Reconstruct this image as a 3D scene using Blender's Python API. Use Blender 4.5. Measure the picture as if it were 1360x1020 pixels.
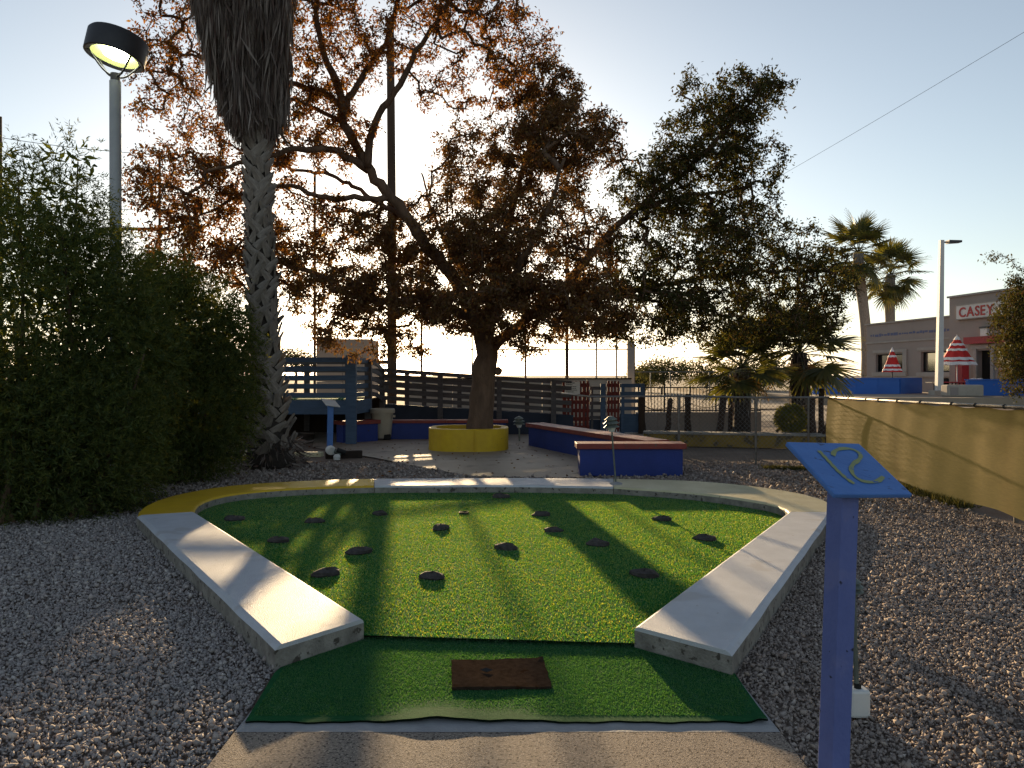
import bpy, math, random
import numpy as np
from mathutils import Vector, Matrix, Euler

# ------------------------------------------------------------------ camera, sky, sun, exposure
scene = bpy.context.scene
for o in list(bpy.data.objects):
    bpy.data.objects.remove(o)
COL = scene.collection
F, H0, CX, CH = 1020.0, 498.0, 680.0, 1.55      # focal length in photo pixels, horizon row, centre column, eye height
cam_d = bpy.data.cameras.new('camera'); cam = bpy.data.objects.new('camera', cam_d); COL.objects.link(cam)
cam_d.sensor_width = 36.0; cam_d.lens = 36.0 * F / 1360.0; cam_d.shift_y = -12.0 / 1360.0
cam_d.clip_end = 5000; cam_d.clip_start = 0.05
cam.location = (0, 0, CH); cam.rotation_euler = (math.radians(90), 0, 0)
scene.camera = cam

SUN = Vector((-150.0 / F, 1.0, (H0 - 352.0) / F)).normalized()      # towards the sun
SUN_EL = math.asin(SUN.z); SUN_AZ = math.atan2(SUN.x, SUN.y)
world = bpy.data.worlds.new('World'); scene.world = world; world.use_nodes = True
wn = world.node_tree; wn.nodes.clear()
sky = wn.nodes.new('ShaderNodeTexSky'); sky.sky_type = 'NISHITA'; sky.sun_disc = False
sky.sun_elevation = SUN_EL; sky.sun_rotation = SUN_AZ
sky.air_density = 1.0; sky.dust_density = 0.8; sky.ozone_density = 1.6; sky.altitude = 300
bg = wn.nodes.new('ShaderNodeBackground'); bg.inputs['Strength'].default_value = 0.10
wo = wn.nodes.new('ShaderNodeOutputWorld')
hs_ = wn.nodes.new('ShaderNodeHueSaturation'); hs_.inputs['Saturation'].default_value = 0.66
wn.links.new(sky.outputs[0], hs_.inputs['Color']); wn.links.new(hs_.outputs[0], bg.inputs[0]); wn.links.new(bg.outputs[0], wo.inputs[0])
sun_d = bpy.data.lights.new('sun', 'SUN'); sun_d.energy = 5.0; sun_d.angle = math.radians(0.6); sun_d.color = (1.0, 0.72, 0.40)
sun = bpy.data.objects.new('sun', sun_d); COL.objects.link(sun); sun.location = (-8, 50, 12)
sun.rotation_euler = (-SUN).to_track_quat('-Z', 'Y').to_euler()
scene.view_settings.view_transform = 'Standard'; scene.view_settings.look = 'None'
scene.view_settings.gamma = 1.0; scene.view_settings.exposure = 1.0
scene.view_settings.use_curve_mapping = False
scene.render.engine = 'CYCLES'
scene.cycles.max_bounces = 8; scene.cycles.transparent_max_bounces = 8
scene.render.resolution_x = 1024; scene.render.resolution_y = 768

# ------------------------------------------------------------------ helpers
rng = np.random.default_rng(7); random.seed(7)
def G(px, py, z=0.0):
    Y = (CH - z) * F / (py - H0)
    return Vector(((px - CX) * Y / F, Y, z))
def P(px, py, Y):
    return Vector(((px - CX) * Y / F, Y, CH + (H0 - py) * Y / F))
ORG = {}
def tag(o, label=None, cat=None, group=None, kind=None):
    if label: o['label'] = label
    if cat: o['category'] = cat
    if group: o['group'] = group
    if kind: o['kind'] = kind
    return o
def thing(name, loc, label, cat, group=None):
    o = bpy.data.objects.new(name, None); COL.objects.link(o); o.location = Vector(loc)
    o.empty_display_size = 0.2; ORG[o] = Vector(loc)
    return tag(o, label, cat, group)
def copy_tree(src, delta, label=None):
    delta = Vector(delta)
    r = src.copy(); COL.objects.link(r); r.location = src.location + delta; ORG[r] = r.location.copy()
    if label: r['label'] = label
    for ch in src.children:
        c = ch.copy(); COL.objects.link(c); c.parent = r
        for g in ch.children:
            d = g.copy(); COL.objects.link(d); d.parent = c
    return r
def np_mesh(name, V, Fc):
    me = bpy.data.meshes.new(name)
    V = np.asarray(V, np.float32); Fc = np.asarray(Fc, np.int32); k = Fc.shape[1]; n = len(Fc)
    me.vertices.add(len(V)); me.vertices.foreach_set('co', V.ravel())
    me.loops.add(n * k); me.loops.foreach_set('vertex_index', Fc.ravel())
    me.polygons.add(n); me.polygons.foreach_set('loop_start', np.arange(0, n * k, k, dtype=np.int32))
    try: me.polygons.foreach_set('loop_total', np.full(n, k, np.int32))
    except Exception: pass
    me.update(calc_edges=True); return me
def np_obj(name, V, Fc, mat, parent=None, org=None, smooth=False):
    V = np.asarray(V, float)
    if parent is not None: org = ORG[parent]
    elif org is None: org = Vector((0, 0, 0))
    me = np_mesh(name, V - np.array(org)[None, :], Fc); me.materials.append(mat)
    if smooth: me.polygons.foreach_set('use_smooth', np.ones(len(Fc), bool))
    o = bpy.data.objects.new(name, me); COL.objects.link(o)
    if parent is not None: o.parent = parent
    else: o.location = org
    ORG[o] = Vector(org); return o

class MB:
    def __init__(s): s.v = []; s.f = []
    def add(s, vs, fs):
        b = len(s.v); s.v += [tuple(v) for v in vs]; s.f += [tuple(i + b for i in f) for f in fs]; return s
    def hexa(s, q):      # 8 corners: bottom ring then top ring
        return s.add(q, [(3, 2, 1, 0), (4, 5, 6, 7), (0, 1, 5, 4), (1, 2, 6, 5), (2, 3, 7, 6), (3, 0, 4, 7)])
    def box(s, c, size, rz=0.0):
        c = Vector(c); a, b, h = [x / 2 for x in size]; R = Matrix.Rotation(rz, 3, 'Z')
        return s.hexa([c + R @ Vector(p) for p in ((-a, -b, -h), (a, -b, -h), (a, b, -h), (-a, b, -h), (-a, -b, h), (a, -b, h), (a, b, h), (-a, b, h))])
    def beam(s, p0, p1, w, h, up=(0, 0, 1)):
        p0, p1 = Vector(p0), Vector(p1); d = (p1 - p0).normalized(); u = Vector(up)
        if abs(d.dot(u)) > 0.98: u = Vector((0, 1, 0))
        sd = d.cross(u).normalized() * (w / 2); u = sd.cross(d).normalized() * (h / 2)
        return s.hexa([p0 - sd - u, p0 + sd - u, p1 + sd - u, p1 - sd - u, p0 - sd + u, p0 + sd + u, p1 + sd + u, p1 - sd + u])
    def tube(s, pts, rad, n=8, cap=True):
        pts = [Vector(p) for p in pts]; m = len(pts)
        if not hasattr(rad, '__len__'): rad = [rad] * m
        vs = []; ref = None
        for i, p in enumerate(pts):
            d = (pts[min(i + 1, m - 1)] - pts[max(i - 1, 0)]).normalized()
            if ref is None: ref = Vector((0, 0, 1)) if abs(d.z) < 0.9 else Vector((1, 0, 0))
            a = d.cross(ref)
            if a.length < 1e-4: a = d.cross(Vector((0.3, 1, 0.2)))
            a.normalize(); b = a.cross(d).normalized(); ref = b
            for k in range(n):
                t = 2 * math.pi * k / n; vs.append(p + (a * math.cos(t) + b * math.sin(t)) * rad[i])
        fs = [(i * n + k, i * n + (k + 1) % n, (i + 1) * n + (k + 1) % n, (i + 1) * n + k) for i in range(m - 1) for k in range(n)]
        if cap: fs += [tuple(range(n - 1, -1, -1)), tuple((m - 1) * n + k for k in range(n))]
        return s.add(vs, fs)
    def lathe(s, prof, c, n=16, M3=None, cap=True):
        c = Vector(c); vs = []
        for r, z in prof:
            for k in range(n):
                t = 2 * math.pi * k / n; q = Vector((r * math.cos(t), r * math.sin(t), z))
                vs.append(c + (M3 @ q if M3 is not None else q))
        m = len(prof)
        fs = [(i * n + k, i * n + (k + 1) % n, (i + 1) * n + (k + 1) % n, (i + 1) * n + k) for i in range(m - 1) for k in range(n)]
        if cap: fs += [tuple(range(n - 1, -1, -1)), tuple((m - 1) * n + k for k in range(n))]
        return s.add(vs, fs)
    def prism(s, pts, z0, z1):
        n = len(pts)
        return s.add([(p[0], p[1], z0) for p in pts] + [(p[0], p[1], z1) for p in pts],
                     [tuple(range(n - 1, -1, -1)), tuple(range(n, 2 * n))] + [(i, (i + 1) % n, n + (i + 1) % n, n + i) for i in range(n)])
    def build(s, name, mat, parent=None, smooth=False, bevel=0.0, seg=2, auto=False):
        me = bpy.data.meshes.new(name)
        if parent is not None: org = ORG[parent]
        else:
            a = np.array(s.v); org = Vector(((a[:, 0].min() + a[:, 0].max()) / 2, (a[:, 1].min() + a[:, 1].max()) / 2, a[:, 2].min()))
        me.from_pydata([(x - org.x, y - org.y, z - org.z) for x, y, z in s.v], [], s.f); me.update()
        me.materials.append(mat)
        if smooth: me.polygons.foreach_set('use_smooth', [True] * len(me.polygons))
        if auto: me.set_sharp_from_angle(angle=math.radians(38))
        o = bpy.data.objects.new(name, me); COL.objects.link(o)
        if parent is not None: o.parent = parent
        else: o.location = org
        ORG[o] = org
        if bevel:
            b = o.modifiers.new('bevel', 'BEVEL'); b.width = bevel; b.segments = seg; b.limit_method = 'ANGLE'; b.angle_limit = math.radians(35)
        return o
def box_obj(name, mat, c, size, parent=None, rz=0.0, bevel=0.0): return MB().box(c, size, rz).build(name, mat, parent, bevel=bevel)
def beam_obj(name, mat, p0, p1, w, h, parent=None, up=(0, 0, 1), bevel=0.0): return MB().beam(p0, p1, w, h, up).build(name, mat, parent, bevel=bevel)
def tube_obj(name, mat, pts, r, parent=None, n=8): return MB().tube(pts, r, n).build(name, mat, parent, smooth=True, auto=True)
def spline(pts, n):
    pts = [Vector(p) for p in pts]; q = [2 * pts[0] - pts[1]] + pts + [2 * pts[-1] - pts[-2]]; out = []
    for i in range(1, len(q) - 2):
        for k in range(n):
            t = k / n; a, b, c, d = q[i - 1], q[i], q[i + 1], q[i + 2]
            out.append(0.5 * ((2 * b) + (c - a) * t + (2 * a - 5 * b + 4 * c - d) * t * t + (3 * b - a - 3 * c + d) * t ** 3))
    return out + [pts[-1]]
def resample(pts, n):
    a = np.array([tuple(p) for p in pts]); L = np.r_[0, np.cumsum(np.linalg.norm(np.diff(a, axis=0), axis=1))]
    t = np.linspace(0, L[-1], n); return [Vector([np.interp(x, L, a[:, k]) for k in range(3)]) for x in t]
def inside(px, py, poly):
    r = np.zeros(len(px), bool); n = len(poly)
    for i in range(n):
        x0, y0 = poly[i][0], poly[i][1]; x1, y1 = poly[(i + 1) % n][0], poly[(i + 1) % n][1]
        if y0 == y1: continue
        r ^= ((y0 > py) != (y1 > py)) & (px < (x1 - x0) * (py - y0) / (y1 - y0) + x0)
    return r

# ------------------------------------------------------------------ materials
def M(name, c1, c2=None, scale=6.0, rough=0.8, bump=0.0, bscale=60.0, spec=0.3, metal=0.0, stretch=None,
      chips=None, wear=None, bdist=0.01):
    m = bpy.data.materials.new(name); m.use_nodes = True; nt = m.node_tree; N = nt.nodes; L = nt.links
    b = N['Principled BSDF']; b.inputs['Roughness'].default_value = rough; b.inputs['Metallic'].default_value = metal
    b.inputs['Specular IOR Level'].default_value = spec
    tc = N.new('ShaderNodeTexCoord'); mp = N.new('ShaderNodeMapping'); L.new(tc.outputs['Object'], mp.inputs[0])
    if stretch: mp.inputs['Scale'].default_value = stretch
    if c2 is None: c2 = tuple(x * 0.7 for x in c1)
    nz = N.new('ShaderNodeTexNoise'); nz.inputs['Scale'].default_value = scale; nz.inputs['Detail'].default_value = 7; nz.inputs['Roughness'].default_value = 0.62
    L.new(mp.outputs[0], nz.inputs['Vector'])
    cr = N.new('ShaderNodeValToRGB'); cr.color_ramp.elements[0].position = 0.3; cr.color_ramp.elements[1].position = 0.7
    cr.color_ramp.elements[0].color = (*c1, 1); cr.color_ramp.elements[1].color = (*c2, 1)
    L.new(nz.outputs['Fac'], cr.inputs[0]); out = cr.outputs[0]
    for spec_ in (wear, chips):
        if spec_:       # (colour, scale, threshold): patches of another colour with their own shape
            col, sc, th = spec_
            n2 = N.new('ShaderNodeTexNoise'); n2.inputs['Scale'].default_value = sc; n2.inputs['Detail'].default_value = 5; L.new(mp.outputs[0], n2.inputs['Vector'])
            r2 = N.new('ShaderNodeValToRGB'); r2.color_ramp.elements[0].position = th; r2.color_ramp.elements[1].position = th + 0.05
            L.new(n2.outputs['Fac'], r2.inputs[0])
            mx = N.new('ShaderNodeMix'); mx.data_type = 'RGBA'; L.new(r2.outputs[0], mx.inputs['Factor']); L.new(out, mx.inputs['A'])
            mx.inputs['B'].default_value = (*col, 1); out = mx.outputs['Result']
    L.new(out, b.inputs['Base Color'])
    if bump:
        nb = N.new('ShaderNodeTexNoise'); nb.inputs['Scale'].default_value = bscale; nb.inputs['Detail'].default_value = 6; L.new(mp.outputs[0], nb.inputs['Vector'])
        bp = N.new('ShaderNodeBump'); bp.inputs['Strength'].default_value = bump; bp.inputs['Distance'].default_value = bdist
        L.new(nb.outputs['Fac'], bp.inputs['Height']); L.new(bp.outputs[0], b.inputs['Normal'])
    return m
def leaf_mat(name, cols, trans=0.45, gloss=0.012, tint=(1, 1, 1)):
    m = bpy.data.materials.new(name); m.use_nodes = True; nt = m.node_tree; N = nt.nodes; L = nt.links; N.clear()
    ge = N.new('ShaderNodeNewGeometry'); cr = N.new('ShaderNodeValToRGB'); e = cr.color_ramp.elements
    while len(e) < len(cols): e.new(0.5)
    for i, c in enumerate(cols): e[i].position = i / (len(cols) - 1); e[i].color = (*c, 1)
    L.new(ge.outputs['Random Per Island'], cr.inputs[0])
    d = N.new('ShaderNodeBsdfDiffuse'); t = N.new('ShaderNodeBsdfTranslucent'); g = N.new('ShaderNodeBsdfGlossy'); g.inputs['Roughness'].default_value = 0.45
    mul = N.new('ShaderNodeMix'); mul.data_type = 'RGBA'; mul.blend_type = 'MULTIPLY'; mul.inputs['Factor'].default_value = 1.0
    L.new(cr.outputs[0], mul.inputs['A']); mul.inputs['B'].default_value = (*tint, 1)
    L.new(cr.outputs[0], d.inputs[0]); L.new(mul.outputs['Result'], t.inputs[0])
    m1 = N.new('ShaderNodeMixShader'); m1.inputs[0].default_value = trans; L.new(d.outputs[0], m1.inputs[1]); L.new(t.outputs[0], m1.inputs[2])
    m2 = N.new('ShaderNodeMixShader'); m2.inputs[0].default_value = gloss; L.new(m1.outputs[0], m2.inputs[1]); L.new(g.outputs[0], m2.inputs[2])
    o = N.new('ShaderNodeOutputMaterial'); L.new(m2.outputs[0], o.inputs[0]); return m
def emit_mat(name, col, s):
    m = bpy.data.materials.new(name); m.use_nodes = True; N = m.node_tree.nodes; N.clear()
    e = N.new('ShaderNodeEmission'); e.inputs[0].default_value = (*col, 1); e.inputs[1].default_value = s
    o = N.new('ShaderNodeOutputMaterial'); m.node_tree.links.new(e.outputs[0], o.inputs[0]); return m

MT = dict(
    dirt=M('dirt', (0.23, 0.18, 0.145), (0.14, 0.11, 0.09), 1.4, 0.95, 0.6, 90, bdist=0.02, spec=0.1),
    concrete=M('aggregate_concrete', (0.30, 0.245, 0.195), (0.20, 0.165, 0.14), 9, 0.85, 0.9, 190, bdist=0.008, spec=0.2, chips=((0.06, 0.048, 0.042), 70, 0.56), wear=((0.42, 0.35, 0.29), 105, 0.55)),
    slab=M('smooth_concrete', (0.34, 0.34, 0.34), (0.24, 0.24, 0.25), 7, 0.6, 0.25, 70, spec=0.4),
    patio=M('patio_concrete', (0.32, 0.26, 0.20), (0.21, 0.17, 0.13), 1.3, 0.62, 0.35, 45, spec=0.45, wear=((0.15, 0.12, 0.095), 2.1, 0.60)),
    white=M('white_kerb_paint', (0.54, 0.56, 0.60), (0.45, 0.465, 0.50), 5, 0.58, 0.9, 170, bdist=0.006, spec=0.30, chips=((0.30, 0.28, 0.26), 16, 0.70), wear=((0.44, 0.44, 0.455), 3.0, 0.60)),
    kerbside=M('bare_kerb_concrete', (0.30, 0.28, 0.25), (0.15, 0.135, 0.12), 9, 0.9, 0.7, 60, bdist=0.012, chips=((0.07, 0.06, 0.05), 20, 0.60)),
    yellow=M('yellow_paint', (0.62, 0.40, 0.02), (0.52, 0.32, 0.02), 5, 0.5, 0.5, 90, bdist=0.006, spec=0.25, chips=((0.20, 0.15, 0.06), 14, 0.70)),
    paleyellow=M('worn_yellow_paint', (0.58, 0.54, 0.37), (0.48, 0.43, 0.27), 4, 0.5, 0.5, 90, bdist=0.006, spec=0.25, chips=((0.27, 0.22, 0.12), 14, 0.68)),
    dullyellow=M('dull_yellow_paint', (0.26, 0.165, 0.03), (0.15, 0.10, 0.03), 3, 0.8, chips=((0.08, 0.06, 0.035), 6, 0.58)),
    turf=M('turf_backing', (0.016, 0.14, 0.028), (0.010, 0.09, 0.02), 3, 0.9, 0.8, 220, bdist=0.01, spec=0.05),
    tee=M('tee_carpet', (0.02, 0.125, 0.04), (0.012, 0.085, 0.03), 5, 0.92, 0.9, 320, bdist=0.006, spec=0.08, stretch=(1, 3.5, 1)),
    turfedge=M('carpet_edge', (0.010, 0.018, 0.011), (0.005, 0.010, 0.007), 40, 1.0, 0.5, 150, spec=0.0),
    rubber=M('brown_rubber', (0.050, 0.035, 0.026), (0.026, 0.018, 0.013), 30, 1.0, spec=0.0, bump=1.0, bscale=260, bdist=0.006, chips=((0.03, 0.017, 0.01), 12, 0.64)),
    black=M('black', (0.012, 0.012, 0.012), (0.006, 0.006, 0.006), 10, 0.7),
    rock=M('dark_rock', (0.085, 0.073, 0.068), (0.03, 0.026, 0.025), 18, 0.85, 0.8, 40, bdist=0.02),
    bluepaint=M('worn_blue_paint', (0.115, 0.15, 0.37), (0.085, 0.115, 0.30), 6, 0.55, 0.25, 60, spec=0.3, chips=((0.012, 0.015, 0.035), 30, 0.675), wear=((0.125, 0.15, 0.34), 4, 0.55)),
    panelblue=M('sign_blue_paint', (0.05, 0.14, 0.40), (0.07, 0.19, 0.50), 5, 0.5, 0.12, 50, spec=0.4, chips=((0.02, 0.03, 0.07), 22, 0.655), stretch=(1, 2.2, 1)),
    benchblue=M('bench_blue_paint', (0.014, 0.036, 0.21), (0.010, 0.026, 0.155), 3, 0.55, 0.5, 40, spec=0.35, chips=((0.03, 0.03, 0.04), 9, 0.70)),
    benchred=M('bench_red_paint', (0.24, 0.035, 0.025), (0.16, 0.025, 0.02), 7, 0.5, 0.6, 60, spec=0.4, chips=((0.10, 0.06, 0.05), 22, 0.63)),
    deckblue=M('deck_blue_paint', (0.062, 0.105, 0.18), (0.042, 0.072, 0.125), 3, 0.65, 0.4, 50, stretch=(1, 1, 6), chips=((0.05, 0.045, 0.04), 14, 0.68)),
    rampwood=M('ramp_grey_wood', (0.105, 0.095, 0.10), (0.06, 0.055, 0.06), 4, 0.75, 0.4, 50, stretch=(1, 1, 8)),
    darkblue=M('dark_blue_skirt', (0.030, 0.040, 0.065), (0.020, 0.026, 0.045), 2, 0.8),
    latticered=M('lattice_red', (0.17, 0.028, 0.02), (0.11, 0.02, 0.016), 8, 0.7),
    beige=M('beige_plastic', (0.40, 0.36, 0.29), (0.33, 0.29, 0.23), 3, 0.55),
    wallpale=M('pale_block_wall', (0.42, 0.37, 0.31), (0.34, 0.30, 0.25), 2, 0.85),
    tan=M('tan_wall', (0.36, 0.27, 0.20), (0.30, 0.22, 0.165), 1, 0.85),
    stucco=M('mauve_stucco', (0.30, 0.255, 0.235), (0.26, 0.22, 0.20), 0.6, 0.85, 0.3, 30),
    trim=M('grey_trim', (0.34, 0.31, 0.285), (0.28, 0.255, 0.235), 2, 0.8),
    brightblue=M('bright_blue_wall', (0.035, 0.14, 0.50), (0.03, 0.115, 0.42), 0.8, 0.6),
    red=M('red_fabric', (0.55, 0.03, 0.025), (0.45, 0.022, 0.02), 3, 0.7),
    redpaint=M('red_paint', (0.32, 0.03, 0.04), (0.25, 0.025, 0.03), 3, 0.6),
    whitefab=M('white_trim', (0.78, 0.74, 0.72), (0.68, 0.64, 0.62), 4, 0.7),
    steel=M('galvanised_steel', (0.19, 0.18, 0.17), (0.11, 0.105, 0.10), 12, 0.45, spec=0.5, metal=0.5),
    polegrey=M('grey_pole_paint', (0.40, 0.42, 0.44), (0.33, 0.35, 0.37), 4, 0.55, spec=0.4),
    lampdark=M('dark_bronze_housing', (0.045, 0.045, 0.05), (0.035, 0.035, 0.04), 5, 0.55, spec=0.35),
    reflector=M('lamp_reflector', (0.55, 0.60, 0.25), (0.45, 0.5, 0.2), 5, 0.3),
    iron=M('black_iron', (0.015, 0.015, 0.016), (0.01, 0.01, 0.01), 10, 0.6),
    oldwood=M('dark_weathered_wood', (0.055, 0.034, 0.024), (0.028, 0.018, 0.013), 6, 0.9, 0.9, 30, stretch=(1, 1, 0.2)),
    bark=M('bark', (0.17, 0.105, 0.068), (0.085, 0.052, 0.035), 7, 0.92, 1.0, 26, bdist=0.03, stretch=(1, 1, 0.3)),
    polewood=M('utility_pole_wood', (0.10, 0.065, 0.042), (0.06, 0.038, 0.026), 6, 0.9, 0.6, 30, stretch=(1, 1, 0.1)),
    palmbark=M('palm_bark', (0.055, 0.043, 0.035), (0.025, 0.02, 0.017), 14, 0.95, 0.8, 40, bdist=0.02),
    boot=M('palm_leaf_base', (0.31, 0.27, 0.235), (0.13, 0.108, 0.09), 9, 0.9, 0.6, 40, stretch=(3, 3, 0.6)),
    glass=M('dark_window_glass', (0.012, 0.013, 0.014), (0.01, 0.01, 0.011), 2, 0.08, spec=0.6),
    mirrorglass=M('reflecting_window_glass', (0.45, 0.42, 0.36), (0.40, 0.37, 0.32), 1, 0.12, metal=0.9, spec=0.6),
    doordark=M('dark_doorway', (0.015, 0.014, 0.013), (0.01, 0.01, 0.01), 2, 0.5),
    signwhite=M('sign_white', (0.62, 0.60, 0.58), (0.54, 0.52, 0.50), 4, 0.5),
    signred=M('sign_red', (0.42, 0.03, 0.03), (0.33, 0.025, 0.025), 8, 0.5),
    ink=M('dark_ink', (0.035, 0.035, 0.04), (0.03, 0.03, 0.035), 8, 0.6),
    stripeblue=M('faded_blue_stripe', (0.09, 0.11, 0.22), (0.13, 0.14, 0.22), 10, 0.8),
    numyellow=M('number_yellow_paint', (0.30, 0.31, 0.10), (0.20, 0.24, 0.13), 24, 0.55, chips=((0.06, 0.12, 0.30), 40, 0.60)),
    plasticwhite=M('white_plastic', (0.62, 0.62, 0.60), (0.52, 0.52, 0.50), 6, 0.4, spec=0.5),
    pagoda=M('grey_green_metal', (0.16, 0.18, 0.16), (0.10, 0.115, 0.10), 10, 0.5, metal=0.3),
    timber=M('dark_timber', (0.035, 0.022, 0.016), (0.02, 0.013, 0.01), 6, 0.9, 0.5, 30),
    asphalt=M('asphalt', (0.055, 0.055, 0.055), (0.04, 0.04, 0.04), 1, 0.9),
    sand=M('pale_dirt_road', (0.34, 0.27, 0.20), (0.26, 0.20, 0.15), 0.4, 0.95),
    bulb=emit_mat('lit_lamp', (1.0, 1.0, 0.86), 14.0),
)
def screen_mat():
    m = M('tan_shade_fabric', (0.40, 0.265, 0.07), (0.19, 0.125, 0.035), 30.0, 0.8, 1.0, 150, bdist=0.010, stretch=(1, 0.35, 2.2))
    N = m.node_tree.nodes; L = m.node_tree.links; b = N['Principled BSDF']; out = [n for n in N if n.type == 'OUTPUT_MATERIAL'][0]
    t = N.new('ShaderNodeBsdfTranslucent'); t.inputs[0].default_value = (0.62, 0.40, 0.11, 1)
    x = N.new('ShaderNodeMixShader'); x.inputs[0].default_value = 0.6
    L.new(b.outputs[0], x.inputs[1]); L.new(t.outputs[0], x.inputs[2]); L.new(x.outputs[0], out.inputs[0]); return m
MT['screen'] = screen_mat()
def gravel_mat(name, cs):
    m = bpy.data.materials.new(name); m.use_nodes = True; N = m.node_tree.nodes; L = m.node_tree.links; b = N['Principled BSDF']
    ge = N.new('ShaderNodeNewGeometry'); cr = N.new('ShaderNodeValToRGB'); e = cr.color_ramp.elements
    while len(e) < len(cs): e.new(0.5)
    for i, c in enumerate(cs): e[i].position = i / (len(cs) - 1); e[i].color = (*c, 1)
    L.new(ge.outputs['Random Per Island'], cr.inputs[0]); L.new(cr.outputs[0], b.inputs['Base Color']); b.inputs['Roughness'].default_value = 0.85
    b.inputs['Specular IOR Level'].default_value = 0.25
    return m
MT['gravel'] = gravel_mat('grey_gravel', [(0.24, 0.215, 0.205), (0.33, 0.30, 0.285), (0.40, 0.35, 0.325), (0.30, 0.25, 0.235), (0.50, 0.46, 0.43)])
MT['gravelbrown'] = gravel_mat('brown_gravel', [(0.20, 0.165, 0.145), (0.29, 0.24, 0.21), (0.35, 0.29, 0.25), (0.26, 0.20, 0.17), (0.46, 0.40, 0.355)])
LM = dict(
    rust=leaf_mat('rust_leaf', [(0.075, 0.030, 0.014), (0.15, 0.060, 0.020), (0.21, 0.105, 0.028), (0.11, 0.042, 0.02), (0.24, 0.15, 0.035)], 0.5, tint=(1.45, 1.25, 0.75)),
    brown=leaf_mat('brown_leaf', [(0.11, 0.056, 0.032), (0.18, 0.095, 0.045), (0.15, 0.105, 0.035), (0.11, 0.05, 0.03), (0.22, 0.14, 0.055)], 0.42, tint=(1.4, 1.2, 0.7)),
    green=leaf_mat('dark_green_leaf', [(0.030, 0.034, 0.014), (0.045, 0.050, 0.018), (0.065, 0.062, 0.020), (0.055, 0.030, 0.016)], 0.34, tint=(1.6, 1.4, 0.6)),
    shrub=leaf_mat('shrub_leaf', [(0.036, 0.056, 0.020), (0.062, 0.090, 0.029), (0.090, 0.122, 0.038), (0.14, 0.145, 0.045)], 0.48, tint=(1.9, 1.5, 0.5)),
    far=leaf_mat('far_leaf', [(0.045, 0.055, 0.022), (0.075, 0.085, 0.035), (0.10, 0.10, 0.045)], 0.35, tint=(1.6, 1.3, 0.6)),
    palm=leaf_mat('palm_blade', [(0.045, 0.06, 0.016), (0.075, 0.085, 0.022), (0.11, 0.10, 0.03)], 0.4, 0.08, tint=(1.9, 1.6, 0.5)),
    deadpalm=leaf_mat('dead_palm_blade', [(0.16, 0.11, 0.05), (0.24, 0.165, 0.075), (0.30, 0.21, 0.10)], 0.4, tint=(1.4, 1.1, 0.6)),
    thatch=leaf_mat('thatch', [(0.06, 0.042, 0.035), (0.17, 0.135, 0.115), (0.26, 0.215, 0.185), (0.09, 0.05, 0.04), (0.36, 0.31, 0.27)], 0.15),
    ball=leaf_mat('yellow_green_leaf', [(0.10, 0.12, 0.03), (0.15, 0.17, 0.04), (0.20, 0.20, 0.05)], 0.45, tint=(1.6, 1.3, 0.5)),
    pile=leaf_mat('turf_blade', [(0.012, 0.11, 0.022), (0.022, 0.16, 0.028), (0.04, 0.215, 0.035), (0.20, 0.36, 0.06)], 0.62, 0.14, tint=(4.6, 2.1, 0.40)),
    teepile=leaf_mat('tee_carpet_fibre', [(0.018, 0.11, 0.035), (0.03, 0.16, 0.05), (0.06, 0.22, 0.065)], 0.5, 0.08, tint=(3.0, 1.7, 0.5)),
)

# ------------------------------------------------------------------ leaf cards (real leaves, four-cornered) as one mesh
def unit(a): return a / (np.linalg.norm(a, axis=1, keepdims=True) + 1e-9)
def leaf_quads(p, d, length, width, fold=0.25):
    n = len(p); r = rng.normal(size=(n, 3)); s = unit(np.cross(d, r)); nn = np.cross(d, s)
    L = np.asarray(length).reshape(-1, 1); W = np.asarray(width).reshape(-1, 1)
    V = np.empty((n, 4, 3)); V[:, 0] = p; V[:, 2] = p + d * L
    V[:, 1] = p + d * L * 0.45 + s * W * 0.5 + nn * W * fold; V[:, 3] = p + d * L * 0.45 - s * W * 0.5 + nn * W * fold
    return V.reshape(-1, 3), np.arange(n * 4).reshape(n, 4)
def blades(p, d, length, width):
    n = len(p); r = rng.normal(size=(n, 3)); s = unit(np.cross(d, r)); V = np.empty((n, 3, 3))
    V[:, 0] = p + s * width.reshape(-1, 1) * 0.5; V[:, 1] = p - s * width.reshape(-1, 1) * 0.5; V[:, 2] = p + d * length.reshape(-1, 1)
    return V.reshape(-1, 3), np.arange(n * 3).reshape(n, 3)

# ================================================================== SETTING
def sheet(name, mat, pts, z):
    return tag(MB().add([(p[0], p[1], z) for p in pts], [tuple(range(len(pts)))]).build(name, MT[mat]), kind='structure')
sheet('ground', 'dirt', [(-900, -300), (900, -300), (900, 1600), (-900, 1600)], -0.02)
sheet('dirt_road', 'sand', [(-60, 27), (70, 25), (70, 33.5), (-60, 34)], -0.012)
sheet('parking_lot', 'sand', [(-300, 36), (300, 36), (300, 500), (-300, 500)], -0.014)

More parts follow.
